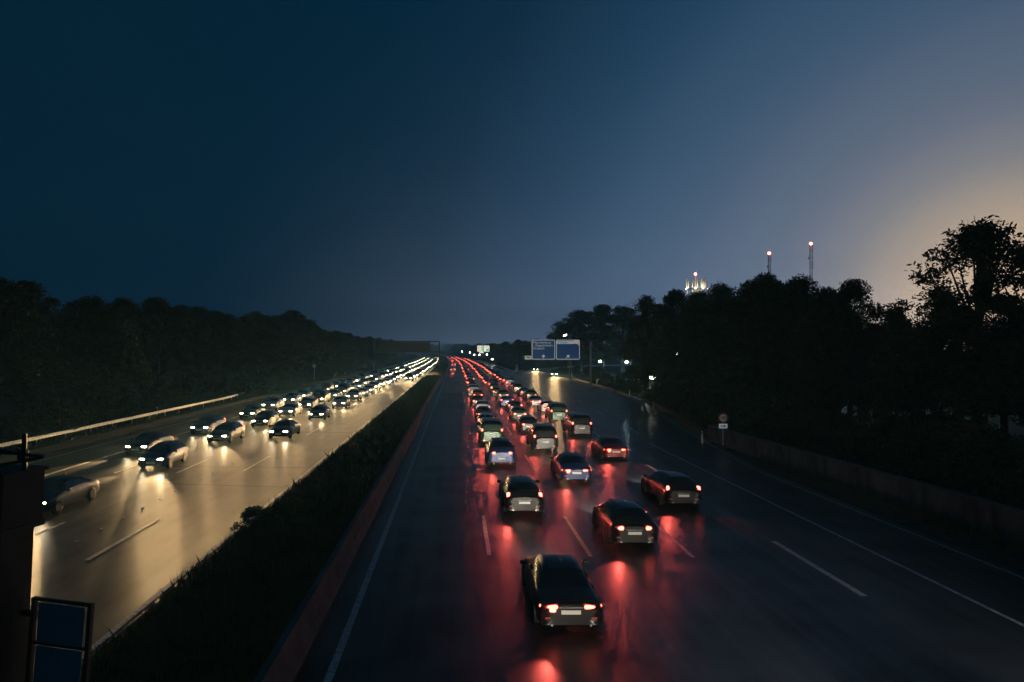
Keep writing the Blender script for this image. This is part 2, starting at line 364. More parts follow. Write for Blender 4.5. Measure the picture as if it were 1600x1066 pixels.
wbeam = [(0, 0), (.03, .02), (.08, .05), (.08, .10), (.03, .135), (.03, .175), (.08, .21), (.08, .26), (.03, .29), (0, .31)]
def guardrail(pts, label, side=1, zb=.46, z_end_drop=False, step=4.0):
    root = empty('guardrail', (pts[0][0], pts[0][1], 0), label=label, cat='guardrail')
    ox, oy = pts[0]
    # resample
    P = [Vector((*p, 0)) for p in pts]; acc = [0]
    for a, b in zip(P, P[1:]): acc.append(acc[-1] + (b - a).length)
    n = max(1, round(acc[-1] / step)); Q = []
    for i in range(n + 1):
        s_ = acc[-1] * i / n; j = max(k for k in range(len(acc)) if acc[k] <= s_ + 1e-6); j = min(j, len(P) - 2)
        t = (s_ - acc[j]) / (acc[j + 1] - acc[j]); Q.append(P[j].lerp(P[j + 1], t))
    for i, (a, b) in enumerate(zip(Q, Q[1:])):
        t = (b - a).normalized(); nn = Vector((t.y, -t.x, 0)) * side
        za = zb; zz = zb
        if z_end_drop and i >= len(Q) - 3: za = zb - .22 * (i - (len(Q) - 3)); zz = zb - .22 * (i - (len(Q) - 3) + 1)
        v = [a + nn * x + Vector((0, 0, za + z)) for x, z in wbeam] + [b + nn * x + Vector((0, 0, zz + z)) for x, z in wbeam]
        v = [p - Vector((ox, oy, 0)) for p in v]; m = len(wbeam)
        mb = MB().add(v, [(k, k + 1, m + k + 1, m + k) for k in range(m - 1)])
        mb.build('rail_beam', M['steel'], root)
        c = a - nn * .06 - Vector((ox, oy, 0))
        MB().box((c.x, c.y, (za + .28) / 2), (.06, .10, za + .28), rz=math.atan2(t.y, t.x)).build('post', M['steel'], root)
    return root
guardrail([(-33.2, 18), (-33.2, 60), (-33.4, 100), (-34.5, 112), (-36.0, 118)], 'steel guardrail along the left verge below the dark forest', 1, z_end_drop=False)
guardrail([(-34, 190), (-40, 240), (-50, 290), (-66, 325)], 'short far steel guardrail curving away at the left slip road', 1)
guardrail([(31.6, 236), (41, 272), (58, 300), (86, 324), (128, 339)], 'steel guardrail curving round the right slip road behind the blue signs', -1)
guardrail([(18.6, 236), (18.2, 270), (17.4, 320), (16.2, 380), (14, 440)], 'steel guardrail on the right running from the exit gore into the distance', -1)

# ------------------------------------------------------------------ foliage
def leaf_cloud(centers, radii, per, size, flat=.75):
    N = int(sum(per)); idx = np.repeat(np.arange(len(centers)), per)
    c = np.array(centers)[idx]; r = np.array(radii)[idx][:, None]
    d = rng.normal(size=(N, 3)); d /= np.linalg.norm(d, axis=1)[:, None]
    p = c + d * r * (rng.random((N, 1)) ** .45) * np.array([1, 1, flat])
    ax = rng.normal(size=(N, 3)); ax[:, 2] -= .3; ax /= np.linalg.norm(ax, axis=1)[:, None]
    up = rng.normal(size=(N, 3)); bx = np.cross(ax, up); bx /= np.linalg.norm(bx, axis=1)[:, None]
    s = size * (.6 + .8 * rng.random((N, 1)))
    v = np.stack([p - ax * s, p + bx * s * .42 - ax * s * .1, p + ax * s, p - bx * s * .42 - ax * s * .1], 1).reshape(-1, 3)
    return v, N
def leaf_mesh(name, v, N, mat):
    me = bpy.data.meshes.new(name)
    me.vertices.add(4 * N); me.vertices.foreach_set('co', v.astype(np.float32).ravel())
    me.loops.add(4 * N); me.loops.foreach_set('vertex_index', np.arange(4 * N, dtype=np.int32))
    me.polygons.add(N); me.polygons.foreach_set('loop_start', np.arange(0, 4 * N, 4, dtype=np.int32)); me.polygons.foreach_set('loop_total', np.full(N, 4, dtype=np.int32))
    me.materials.append(mat); me.update(calc_edges=True); return me
def tree_variant(H, rad, crown0, clumps, per, size, seed, mat, open_=.0):
    """unit trees ~H m tall: trunk mesh with limbs reaching the leaf clumps, crown mesh"""
    rs = random.Random(seed); cs, rr = [], []
    mb = MB(); lean = (rs.uniform(-.4, .4), rs.uniform(-.4, .4))
    top = Vector((lean[0], lean[1], H * .82)); fork = Vector((lean[0] * .3, lean[1] * .3, H * crown0))
    mb.tube((0, 0, -.3), fork, H * .022, H * .017, 9); mb.tube(fork, top, H * .017, H * .004, 7)
    mb.tube((0, 0, -.3), (0, 0, .5), H * .032, H * .022, 9)
    for i in range(clumps):
        t = (i + .5) / clumps
        z = H * (crown0 * .8 + (1 - crown0 * .8) * (rs.random() ** .8) * .97)
        q = (z / H - crown0 * .8) / (1 - crown0 * .8)
        env = rad * (math.sin(math.pi * min(1, .16 + q * .86)) ** .55) * (1.0 if q < .8 else max(.25, 1 - (q - .8) * 3.2))
        a = rs.uniform(0, 2 * math.pi); rr_ = env * (rs.random() ** (.42 if not open_ else .36))
        p = Vector((math.cos(a) * rr_ + lean[0] * q, math.sin(a) * rr_ + lean[1] * q, z))
        cs.append(tuple(p)); rr.append(H * rs.uniform(.045, .095))
        if i % 2 == 0:
            b = fork.lerp(top, max(0, min(.95, (z - H * .12) / H - crown0 * .7)))
            mid = b.lerp(p, .5) + Vector((0, 0, -H * .02)); mb.tube(b, mid, H * .007, H * .0045, 5, False); mb.tube(mid, p, H * .0045, H * .0015, 5, False)
            for _ in range(3):
                e = p + Vector((rs.uniform(-1, 1), rs.uniform(-1, 1), rs.uniform(-.4, 1))) * H * .06
                mb.tube(mid.lerp(p, .7), e, H * .002, H * .0008, 4, False)
    v, N = leaf_cloud(cs, rr, [per] * clumps, size)
    return mb.mesh('trunk', M['bark'], True), leaf_mesh('crown', v, N, mat)
TV = [tree_variant(14, 4.4, .26, 95, 210, .135, 1, M['leaf']), tree_variant(14, 3.8, .22, 85, 200, .14, 2, M['leaf2']),
      tree_variant(14, 5.0, .24, 110, 200, .14, 3, M['leaf']), tree_variant(14, 4.2, .30, 80, 120, .135, 4, M['leaf'], .5),
      tree_variant(14, 3.3, .18, 80, 200, .135, 5, M['leaf2'])]
def bush_variant(H, rad, clumps, per, size, seed, mat):
    rs = random.Random(seed); cs, rr = [], []; mb = MB()
    for i in range(clumps):
        a = rs.uniform(0, 6.283); q = rs.random() ** .6; z = H * (.08 + .85 * rs.random() ** .9)
        e = rad * math.sqrt(max(.05, 1 - (z / H) ** 2))
        p = (math.cos(a) * e * q, math.sin(a) * e * q, z); cs.append(p); rr.append(H * rs.uniform(.10, .2))
        if i % 3 == 0: mb.tube((p[0] * .15, p[1] * .15, -.1), p, .035, .008, 5, False)
    v, N = leaf_cloud(cs, rr, [per] * clumps, size)
    return mb.mesh('stem', M['bark']), leaf_mesh('foliage', v, N, mat)
BV = [bush_variant(4, 3.0, 60, 90, .13, 11, M['leaf']), bush_variant(4, 2.6, 55, 90, .13, 12, M['leaf2'])]
ORD = ['first', 'second', 'third', 'fourth', 'fifth', 'sixth', 'seventh', 'eighth', 'ninth', 'tenth', 'eleventh', 'twelfth', 'thirteenth', 'fourteenth',
       'fifteenth', 'sixteenth', 'seventeenth', 'eighteenth', 'nineteenth', 'twentieth']
def ordn(i):
    if i < 20: return ORD[i]
    tens = {8: "eighty", 9: "ninety", 2: 'twenty', 3: 'thirty', 4: 'forty', 5: 'fifty', 6: 'sixty', 7: 'seventy'}
    tn = {8: "eightieth", 9: "ninetieth", 2: 'twentieth', 3: 'thirtieth', 4: 'fortieth', 5: 'fiftieth', 6: 'sixtieth', 7: 'seventieth'}
    n = i + 1
    return tn[n // 10] if n % 10 == 0 else tens[n // 10] + '-' + ORD[n % 10 - 1]
def tree(x, y, H, vi, label, group, wide=1.0, rz=None):
    t = empty('broadleaf_tree', (x, y, 0), rz if rz is not None else random.uniform(0, 6.28), label=label, cat='tree', group=group)
    k = H / 14; t.scale = (k * wide, k * wide, k)
    link('trunk', TV[vi][0], t); link('crown', TV[vi][1], t); return t
def bush(x, y, H, vi, label, group, wide=1.0):
    t = empty('leafy_bush', (x, y, 0), random.uniform(0, 6.28), label=label, cat='bush', group=group)
    k = H / 4; t.scale = (k * wide, k * wide, k)
    link('stem', BV[vi][0], t); link('foliage', BV[vi][1], t); return t

# left forest
left_sky = [(0, 432), (60, 452), (110, 462), (160, 470), (230, 460), (300, 478), (360, 487), (420, 492), (465, 486), (500, 512), (550, 522), (600, 530), (660, 534)]
i = 0; d = 36.0
while d < 430:
    x = -39.5 + random.uniform(-1.5, 1.5); px = VX + x / d * F
    H = CAM_H + (VY - lerp(px, left_sky)) / F * d * 1.0
    H *= random.uniform(.93, 1.03)
    tree(x + bend(d), d, max(9, H), random.randrange(5), 'dark leafy tree in the left forest edge, %s from the camera in the front row' % ordn(i), 'front row of the left forest', 1.12)
    d += random.uniform(6.0, 8.0) if d < 200 else random.uniform(9, 13); i += 1
i = 0; d = 40.0
while d < 420:
    x = -48 + random.uniform(-2, 2); px = VX + x / d * F
    H = (CAM_H + (VY - lerp(px, left_sky)) / F * d) * random.uniform(.9, 1.0)
    tree(x + bend(d), d, max(9, min(17, H)), random.randrange(5), 'dark tree behind the front row of the left forest, almost hidden', 'second row of the left forest', 1.15)
    d += random.uniform(8, 11) if d < 200 else random.uniform(13, 18)
i = 0; d = 34.0
while d < 260:
    bush(-36.2 + random.uniform(-.6, .8), d, random.uniform(2.2, 3.6), i % 2, 'dark undergrowth bush at the foot of the left forest, %s from the camera' % ordn(i), 'bushes under the left forest', 1.3)
    d += random.uniform(4.6, 6.5) if d < 120 else random.uniform(9, 12); i += 1
# far belt closing the horizon
i = 0; d = 450.0
while d < 1500:
    for sgn, off in ((-1, -50), (1, 62)):
        x = off + bend(d) + random.uniform(-6, 6) + (random.uniform(0, 30) * sgn)
        tree(x, d, random.uniform(12, 16), random.randrange(5), 'small far tree of the belt on the horizon, %s of the motorway' % ('left' if sgn < 0 else 'right'), 'far trees %s of the motorway' % ('left' if sgn < 0 else 'right'), 1.35)
    d += random.uniform(14, 24); i += 1
for k in range(34):
    tree(-150 + k * 11 + random.uniform(-4, 4), 1560 + random.uniform(-40, 40), random.uniform(17, 23), random.randrange(5), 'tiny hazy tree on the horizon where the motorway ends', 'trees closing the end of the motorway', 1.6)
# right side: near trees from the skyline
near_r = [(1612, 380, 38, 3, 1.0), (1524, 350, 41, 3, 1.15), (1470, 446, 50, 4, .8), (1402, 480, 47, 4, .75), (1328, 440, 55, 0, .95), (1290, 452, 60, 1, .9),
          (1245, 436, 66, 2, .95), (1205, 430, 70, 0, .95), (1168, 442, 76, 1, 1), (1128, 446, 84, 2, .9), (1090, 456, 90, 4, 1.1), (1050, 455, 98, 0, .95), (1012, 464, 110, 3, .9)]
for i, (px, py, d, vi, wd) in enumerate(near_r):
    x, z = pxz(px, py, d)
    tree(x, d, z, vi, 'dark broadleaf tree on the right, %s from the right edge of the picture' % ordn(i), 'near trees along the right side', wd)
back_r = [(1640, 470, 50, 1), (1600, 480, 70, 4), (1570, 462, 60, 0), (1500, 478, 62, 2), (1430, 512, 64, 1), (1370, 505, 70, 4), (1310, 470, 76, 2), (1262, 462, 84, 0), (1215, 452, 92, 1), (1175, 455, 100, 2), (1130, 460, 108, 0), (1085, 470, 118, 1), (1040, 478, 126, 2), (1005, 492, 136, 4)]
for i, (px, py, d, vi) in enumerate(back_r):
    x, z = pxz(px, py, d)
    tree(x, d, z, vi, 'dark tree of the second row on the right, %s from the right edge' % ordn(i), 'second row of trees on the right', 1.15)
haze_r = [(974, 480, 205, 2), (942, 477, 225, 0), (908, 486, 235, 2), (884, 506, 250, 1), (860, 524, 300, 0), (838, 530, 330, 2), (812, 531, 370, 1), (790, 534, 420, 2), (768, 537, 470, 0)]
for i, (px, py, d, vi) in enumerate(haze_r):
    x, z = pxz(px, py, d)
    tree(x, d, z, vi, 'hazy broadleaf tree behind the blue signs, %s from the right of its row' % ordn(i), 'hazy trees behind the blue signs', 1.5)
i = 0
for d in (24, 27, 30, 34.5, 39, 43, 47.5, 52, 57, 62, 68, 74, 80, 87, 94, 101, 109, 117, 126):
    x = lerp(d, [(30, 26.5), (60, 26.5), (99, 31), (126, 34)]) + random.uniform(-.6, .8)
    bush(x, d, random.uniform(3.0, 4.6), i % 2, 'dark bush below the right trees, %s from the camera' % ordn(i), 'bushes along the right verge', 1.15); i += 1
i = 0
for d in (145, 160, 176, 192, 210, 228):
    bush(36 + random.uniform(-1, 2), d, random.uniform(2.0, 3.4), i % 2, 'low bush beside the slip road, %s from the camera' % ordn(i), 'bushes by the right slip road', 1.3); i += 1
# median scrub and grass
for i, (x, d, h, wd) in enumerate(((-8.0, 28.0, 1.15, 1.3), (-7.6, 31.5, .8, 1.4), (-7.7, 25.2, .8, 1.2), (-6.6, 38.5, .6, 1.5), (-6.4, 52, .6, 1.6))):
    bush(x, d, h, i % 2, 'low dark scrub bush in the median, %s' % ('tallest of them, against the lit lanes' if i == 0 else ordn(i) + ' of the smaller ones'), 'scrub in the median', wd)
def grass(name, N, xf, df, hf, wd, label):
    d = df(N); x = xf(d, N); h = hf(d, N)
    a = rng.random(N) * 6.283; bx, by = np.cos(a) * wd, np.sin(a) * wd
    l = rng.normal(size=(N, 2)) * .22 * h[:, None]
    v = np.stack([np.stack([x - bx, d - by, np.zeros(N)], 1), np.stack([x + bx, d + by, np.zeros(N)], 1),
                  np.stack([x + l[:, 0] * .45 + bx * .6, d + l[:, 1] * .45 + by * .6, h * .6], 1), np.stack([x + l[:, 0], d + l[:, 1], h], 1)], 1).reshape(-1, 3)
    o = link(name, leaf_mesh(name, v, N, M['grass']))
    return tag(o, label, 'grass', kind='stuff')
grass('median_grass', 90000, lambda d, n: -8.9 + 4.5 * rng.random(n), lambda n: 5 + 195 * rng.random(n) ** 2.0,
      lambda d, n: (.14 + .50 * rng.random(n) ** 2) * (.75 + .45 * np.sin(d * .9) * np.sin(d * .37)), .012, 'tall dark grass filling the median strip')
grass('verge_grass', 30000, lambda d, n: np.interp(d, [0, 43, 60, 99, 137, 200], [20.4, 20.4, 23.0, 28.6, 30.4, 32.4]) + 3.5 * rng.random(n) ** 1.2, lambda n: 14 + 160 * rng.random(n) ** 1.8,
      lambda d, n: .12 + .45 * rng.random(n) ** 2, .012, 'short dark grass on the right verge')
grass('left_verge_grass', 26000, lambda d, n: -32.2 - 4 * rng.random(n), lambda n: 30 + 150 * rng.random(n) ** 1.8,
      lambda d, n: .15 + .5 * rng.random(n) ** 2, .014, 'dark grass on the left verge by the guardrail')

# ------------------------------------------------------------------ gantry sign seen from behind over the oncoming lanes
D = 260; g = empty('sign_gantry', (0, D, 0), label='dark overhead sign gantry spanning the oncoming lanes, seen from behind', cat='gantry')
xl, xr = -31.3, -6.4
for x in (xl, xr): MB().box((x, 0, 5.4), (.5, .6, 10.9), bev=.04).build('post', M['dark_steel'], g)
MB().box(((xl + xr) / 2, 0, 10.75), (xr - xl - .52, .45, .42)).build('top_beam', M['dark_steel'], g)
MB().box(((xl + xr) / 2, 0, 6.75), (xr - xl - .52, .45, .36)).build('bottom_beam', M['dark_steel'], g)
for k in range(7):
    x0 = xl + 1.9 + k * 2.78
    MB().box((x0 + 1.37, -.30, 8.72), (2.70, .10, 3.5), bev=.02).build('sign_back_panel', M['dark_steel'], g)
    MB().box((x0, -.42, 8.72), (.10, .12, 3.6)).build('panel_rib', M['dark_steel'], g)
MB().box((xr - 2.9, 0, 8.7), (.16, .3, 3.5)).build('strut', M['dark_steel'], g)
MB().box(((xl + xr) / 2, .75, 6.5), (xr - xl - .6, .9, .08)).build('catwalk', M['grey_steel'], g)

# ------------------------------------------------------------------ blue direction signs on the right
def text_mesh(txt, size, mat, name='lettering', align='LEFT'):
    c = bpy.data.curves.new('t', 'FONT'); c.body = txt; c.size = size; c.align_x = align; c.extrude = .004
    o = bpy.data.objects.new('t', c); C.objects.link(o)
    me = bpy.data.meshes.new_from_object(o.evaluated_get(bpy.context.evaluated_depsgraph_get()))
    bpy.data.objects.remove(o); me.name = name; me.materials.clear(); me.materials.append(mat); return me
def rrect(wd, h, r, n=5):
    p = []
    for cx, cz, a0 in ((wd / 2 - r, h / 2 - r, 0), (-wd / 2 + r, h / 2 - r, 90), (-wd / 2 + r, -h / 2 + r, 180), (wd / 2 - r, -h / 2 + r, 270)):
        for k in range(n + 1):
            a = R(a0 + 90 * k / n); p.append((cx + r * math.cos(a), cz + r * math.sin(a)))
    return p
D = 132
sg = empty('cantilever_sign_gantry', (26.1, D, 0), label='slim pale post and dark arm carrying the two blue direction signs', cat='gantry')
MB().box((0, .5, 4.6), (.34, .4, 9.2), bev=.03).build('post', M['grey_steel'], sg)
MB().box((-6.9, .5, 8.6), (13.4, .22, .3)).build('upper_arm', M['dark_steel'], sg)
MB().box((-6.9, .5, 6.5), (13.4, .22, .3)).build('lower_arm', M['dark_steel'], sg)
for k in range(6): MB().tube((-.6 - 2.1 * k, .5, 6.65), (-2.6 - 2.1 * k, .5, 8.45), .06, n=6).build('arm_brace', M['dark_steel'], sg)
def sign_board(px0, px1, py0, py1, d, label):
    x0, z1 = pxz(px0, py0, d); x1, z0 = pxz(px1, py1, d); wd, h = x1 - x0, z1 - z0
    s = empty('direction_sign', ((x0 + x1) / 2, d, (z0 + z1) / 2), label=label, cat='road sign', group='blue direction signs')
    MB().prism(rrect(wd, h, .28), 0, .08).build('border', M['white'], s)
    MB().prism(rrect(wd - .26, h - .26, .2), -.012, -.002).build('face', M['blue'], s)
    return s, wd, h
def put(parent, me, x, z, y=-.03): return link(me.name, me, parent, (x, y, z), (R(90), 0, 0))
s1, wd, h = sign_board(831, 867.3, 531, 562, D, 'left blue direction sign reading Neu-Isenburg, Zeppelinheim, Dreieich with an upward arrow')
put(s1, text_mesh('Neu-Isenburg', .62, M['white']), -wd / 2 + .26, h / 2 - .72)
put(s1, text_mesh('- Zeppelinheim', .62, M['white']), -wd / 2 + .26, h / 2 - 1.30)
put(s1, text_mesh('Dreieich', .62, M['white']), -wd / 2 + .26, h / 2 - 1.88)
def arrow(parent, x, z, ang, k=1.0):
    p = [(-.09, -.42), (.09, -.42), (.09, .02), (.30, -.16), (.30, .08), (0, .38), (-.30, .08), (-.30, -.16), (-.09, .02)]
    ca, sa = math.cos(ang), math.sin(ang); p = [((a * ca - b * sa) * k, (a * sa + b * ca) * k) for a, b in p]
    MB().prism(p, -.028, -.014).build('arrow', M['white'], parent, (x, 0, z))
arrow(s1, 0, -h / 2 + .62, 0)
s2, wd, h = sign_board(868.9, 906, 531, 562, D, 'right blue direction sign with a pale heading band and a slanted arrow')
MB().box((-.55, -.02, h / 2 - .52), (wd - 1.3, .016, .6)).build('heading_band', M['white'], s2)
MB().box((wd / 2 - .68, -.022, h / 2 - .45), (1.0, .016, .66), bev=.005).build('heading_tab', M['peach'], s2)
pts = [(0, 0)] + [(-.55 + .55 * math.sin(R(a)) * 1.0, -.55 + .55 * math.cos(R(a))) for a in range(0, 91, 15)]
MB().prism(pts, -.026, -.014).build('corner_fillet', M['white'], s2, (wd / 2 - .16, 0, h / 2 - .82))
put(s2, text_mesh('X Gravbr', .5, M['black']), -wd / 2 + .25, h / 2 - .68, -.034)
arrow(s2, 0, -h / 2 + .62, R(-52))
x, z = pxz(825.5, 559, D)
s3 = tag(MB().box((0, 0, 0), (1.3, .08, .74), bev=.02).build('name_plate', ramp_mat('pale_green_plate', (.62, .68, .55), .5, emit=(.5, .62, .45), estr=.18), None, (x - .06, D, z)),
         'small pale green plate at the lower left corner of the blue signs', 'sign')  # plate's slight emission imitates returned headlight
MB().box((.1, -.044, .02), (.7, .006, .2)).build('lettering_bar', M['grey_steel'], s3)

# far signs, their headlight-lit look put into the faces as emission
D = 400
fs = empty('far_sign_gantry', (0, D, 0), label='far gantry with bright yellow and green sign panels, glow added', cat='gantry')
for px0, px1, a, b in ((746, 754.6, 'lit_yellow', 'lit_green'), (755.8, 764.6, 'lit_yellow', 'lit_green')):
    x0, z1 = pxz(px0, 540.3, D); x1, z0 = pxz(px1, 549.4, D); wdt = x1 - x0; hh = z1 - z0
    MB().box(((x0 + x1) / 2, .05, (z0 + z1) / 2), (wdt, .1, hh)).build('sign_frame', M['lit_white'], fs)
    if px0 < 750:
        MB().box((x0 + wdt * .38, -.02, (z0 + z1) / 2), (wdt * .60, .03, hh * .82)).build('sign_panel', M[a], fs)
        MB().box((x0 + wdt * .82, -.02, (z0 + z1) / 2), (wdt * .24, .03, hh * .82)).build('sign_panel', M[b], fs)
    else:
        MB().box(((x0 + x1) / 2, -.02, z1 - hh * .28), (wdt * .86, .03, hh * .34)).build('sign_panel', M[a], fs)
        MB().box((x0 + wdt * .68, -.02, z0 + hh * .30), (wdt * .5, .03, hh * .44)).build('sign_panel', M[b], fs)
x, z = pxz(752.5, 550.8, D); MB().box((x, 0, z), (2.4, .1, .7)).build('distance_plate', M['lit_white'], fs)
x, _ = pxz(766, 545, D); MB().tube((x, .3, 0), (x, .3, 10.2), .18, n=8).build('post', M['dark_steel'], fs)
MB().box((x - 5, .3, 8.6), (10, .2, .3)).build('arm', M['dark_steel'], fs)

# ------------------------------------------------------------------ small roadside things
sp = empty('speed_sign', (20.5, 52.5, 0), label='round traffic sign with a small arrow plate below, in front of the low wall', cat='road sign')
MB().tube((0, 0, 0), (0, 0, 2.75), .035, n=10).build('post', M['steel'], sp)
zc = 2.36
MB().tube((0, -.05, zc), (0, -.075, zc), .375, n=32).build('rim', M['red_plain'], sp)
MB().tube((0, -.078, zc), (0, -.084, zc), .29, n=32).build('face', M['white_plain'], sp)
t = text_mesh('100', .36, M['black'], align='CENTER'); link('number', t, sp, (0, -.092, zc - .12), (R(90), 0, 0))
MB().box((0, -.06, zc - .63), (.66, .02, .36), bev=.008).build('plate', M['white'], sp)
MB().prism([(-.24, -.03), (.05, -.03), (.05, -.1), (.24, 0), (.05, .1), (.05, .03), (-.24, .03)], -.08, -.073).build('arrow', M['black'], sp, (0, 0, zc - .63))
MB().box((0, 0, .12), (.45, .45, .24), bev=.03).build('footing', M['concrete'], sp)

ps = empty('round_road_sign', (-33.9, 163, 0), label='small round sign on a post beyond the end of the left guardrail', cat='road sign')
MB().tube((0, 0, 0), (0, 0, 3.9), .05, n=8).build('post', M['steel'], ps)
MB().tube((0, -.06, 3.7), (0, -.09, 3.7), .42, n=24).build('face', ramp_mat('sign_grey_lilac', (.6, .56, .64), .5), ps)

post_me = MB().prism([(-.06, 0), (.06, 0), (.055, .95), (-.045, 1.05)], -.05, .05).mesh('delineator_body', M['white_plain'])
band_me = MB().box((0, 0, .82), (.128, .112, .18)).mesh('band', M['black'])
refl_me = MB().box((0, -.058, .82), (.05, .008, .12)).mesh('reflector', ramp_mat('white_reflector', (.9, .9, .9), .15))
spots = [(19.9, 55.3, 'beside the round sign'), (24.8, 86, 'past the round sign'), (28.4, 112, 'left of the dark bushes'), (30.9, 150, 'right of the slip road dashes'), (31.8, 188, 'near the slip road guardrail'),
         (18.3, 222, 'left of the chevron marker'), (19.1, 222, 'touching the chevron marker'), (18.9, 285, 'along the far right guardrail'), (17.8, 335, 'far along the right guardrail'), (16, 400, 'farthest along the right guardrail'),
         (-33.9, 128, 'past the bent end of the left guardrail'), (-34.2, 78, 'behind the left guardrail'), (-33.4, 205, 'by the left slip road'), (33.9, 245, 'inside the slip road bend'),
         (47, 287, 'first of the row round the slip road bend'), (52, 293, 'second of the row round the slip road bend'), (57, 298, 'third of the row round the slip road bend'), (63, 305, 'fourth of the row round the slip road bend'), (70, 311, 'fifth of the row round the slip road bend')]
for x, y, wh in spots:
    p = empty('delineator_post', (x, y, 0), label='white delineator post ' + wh, cat='post', group='delineator posts')
    link('body', post_me, p); link('band', band_me, p); link('reflector', refl_me, p)
ch = empty('chevron_marker', (19.8, 223.5, 0), label='upright marker with a stack of white chevrons at the exit gore', cat='marker')
MB().box((0, 0, 1.45), (1.15, .08, 2.9), bev=.02).build('board', M['dark_steel'], ch)
for k in range(5):
    MB().prism([(-.5, -.10), (0, .12), (.5, -.10), (.5, .10), (0, .32), (-.5, .10)], -.058, -.042).build('chevron', ramp_mat('white_chevron', (.85, .85, .82), .4) if k == 0 else bpy.data.materials['white_chevron'], ch, (0, 0, .38 + k * .52))

# street lamps
def street_lamp(x, y, h, label, group, power=0, r=.22, col=(.55, .80, 1.0)):
    s = empty('street_lamp', (x, y, 0), label=label, cat='street lamp', group=group)
    MB().tube((0, 0, 0), (0, 0, h), .09, .055, 8).build('pole', M['grey_steel'], s)
    MB().tube((0, 0, h), (-.9, 0, h + .18), .045, .04, 6).build('arm', M['grey_steel'], s)
    MB().box((-1.1, 0, h + .20), (.75, .3, .14), bev=.04).build('lamp_housing', M['grey_steel'], s)
    bm = bmesh.new(); bmesh.ops.create_icosphere(bm, subdivisions=2, radius=r); me = bpy.data.meshes.new('lamp_globe'); bm.to_mesh(me); bm.free(); me.materials.append(M['street'])
    gl = link('lamp_globe', me, s, (-1.1, 0, h + .02), scale=(1, 1, .75))
    if power:
        l = bpy.data.lights.new('street_light', 'POINT'); l.energy = power; l.color = col; l.shadow_soft_size = .2
        link('light_source', l, gl, (0, 0, -.35))
    return s
for px, py, d, pw, r, lb in ((938, 565, 210, 9000, .46, 'bright street lamp in front of the hazy trees, right of the pale post'), (979, 566, 192, 9000, .44, 'street lamp shining through the left edge of the dark trees'),
                         (1020, 590, 112, 5000, .5, 'brightest street lamp low between the dark right trees'), (1058, 553, 150, 5000, .3, 'small street lamp glinting through the middle of the right trees'),
                         (1128, 543, 140, 1200, .2, 'faint street lamp behind the dense right trees'), (1358, 520, 95, 5000, .26, 'street lamp glinting below the notch in the right treetops'), (1411, 508, 100, 900, .2, 'small lamp behind the lower treetops under the orange sky')):
    x, z = pxz(px, py, d); street_lamp(x + 1.1, d, z, lb, 'street lamps behind the right trees', pw, r)
for i, (px, py, d) in enumerate(((722, 549.5, 520), (734, 551, 470), (741, 554.5, 440), (749, 554.5, 430), (761, 554, 410), (769, 562, 330))):
    x, z = pxz(px, py, d); street_lamp(x + 1.1, d, max(3, z), 'tiny far white lamp right of the outbound lanes, %s from the vanishing point' % ordn(i), 'far white lamps', 0, .42)
x, z = pxz(779, 558, 560)
for i, (px, py, d) in enumerate(((884.5, 523.5, 150), (881.8, 524.6, 151))):
    x, z = pxz(px, py, d); street_lamp(x + 1.1, d, z, 'tiny lamp just above the blue signs, %s one' % ('right' if i == 0 else 'left'), 'lamps above the blue signs', 0, .16)

# radio masts and telecom tower
def mast(px, py, d, wd, label):
    x, z = pxz(px, py, d); m = empty('radio_mast', (x, d, 0), label=label, cat='mast', group='red and white radio masts')
    n = 14; sh = z / n
    tri = [Vector((math.cos(a), math.sin(a), 0)) * wd / 2 for a in (R(90), R(210), R(330))]
    me = {}
    for mt in ('white_plain', 'red_plain'):
        b = MB()
        for k in range(3):
            b.tube(tri[k], tri[k] + Vector((0, 0, sh)), .16, n=5)
            for j in range(3):
                za, zb_ = sh * j / 3, sh * (j + 1) / 3
                b.tube(tri[k] + Vector((0, 0, za)), tri[(k + 1) % 3] + Vector((0, 0, zb_)), .09, n=4); b.tube(tri[k] + Vector((0, 0, zb_)), tri[(k + 1) % 3] + Vector((0, 0, zb_)), .08, n=4)
        me[mt] = b.mesh('lattice_section', M[mt])
    for k in range(n): link('lattice_section', me['red_plain' if k % 2 else 'white_plain'], m, (0, 0, k * sh))
    bm = bmesh.new(); bmesh.ops.create_icosphere(bm, subdivisions=2, radius=1.05); lm = bpy.data.meshes.new('beacon'); bm.to_mesh(lm); bm.free(); lm.materials.append(M['beacon'])
    bc = link('beacon', lm, m, (0, 0, z + .5))
    l = bpy.data.lights.new('beacon_light', 'POINT'); l.energy = 4000; l.color = (1, .2, .12); l.shadow_soft_size = 1.1; link('light_source', l, bc)
    MB().tube((0, 0, z), (0, 0, z + 2.4), .1, n=5).build('tip', M['red_plain'], m)
    MB().box((-1.3, 0, z * .88), (1.0, .5, 1.3), bev=.2).build('antenna', M['white_plain'], m)
mast(1202, 397, 480, 2.2, 'shorter red and white lattice radio mast with a red beacon, left of the pair')
mast(1267, 382, 480, 2.4, 'taller red and white lattice radio mast with a red beacon, right of the pair')
D = 400; x, ztop = pxz(1087, 430, D)
tt = empty('telecom_tower', (x, D, 0), label='round telecom tower with lit upright antennas and a red light above the trees', cat='tower')
MB().tube((0, 0, 0), (0, 0, ztop - 7.5), 3.2, 2.6, 20).build('shaft', M['grey_steel'], tt, smooth=False)
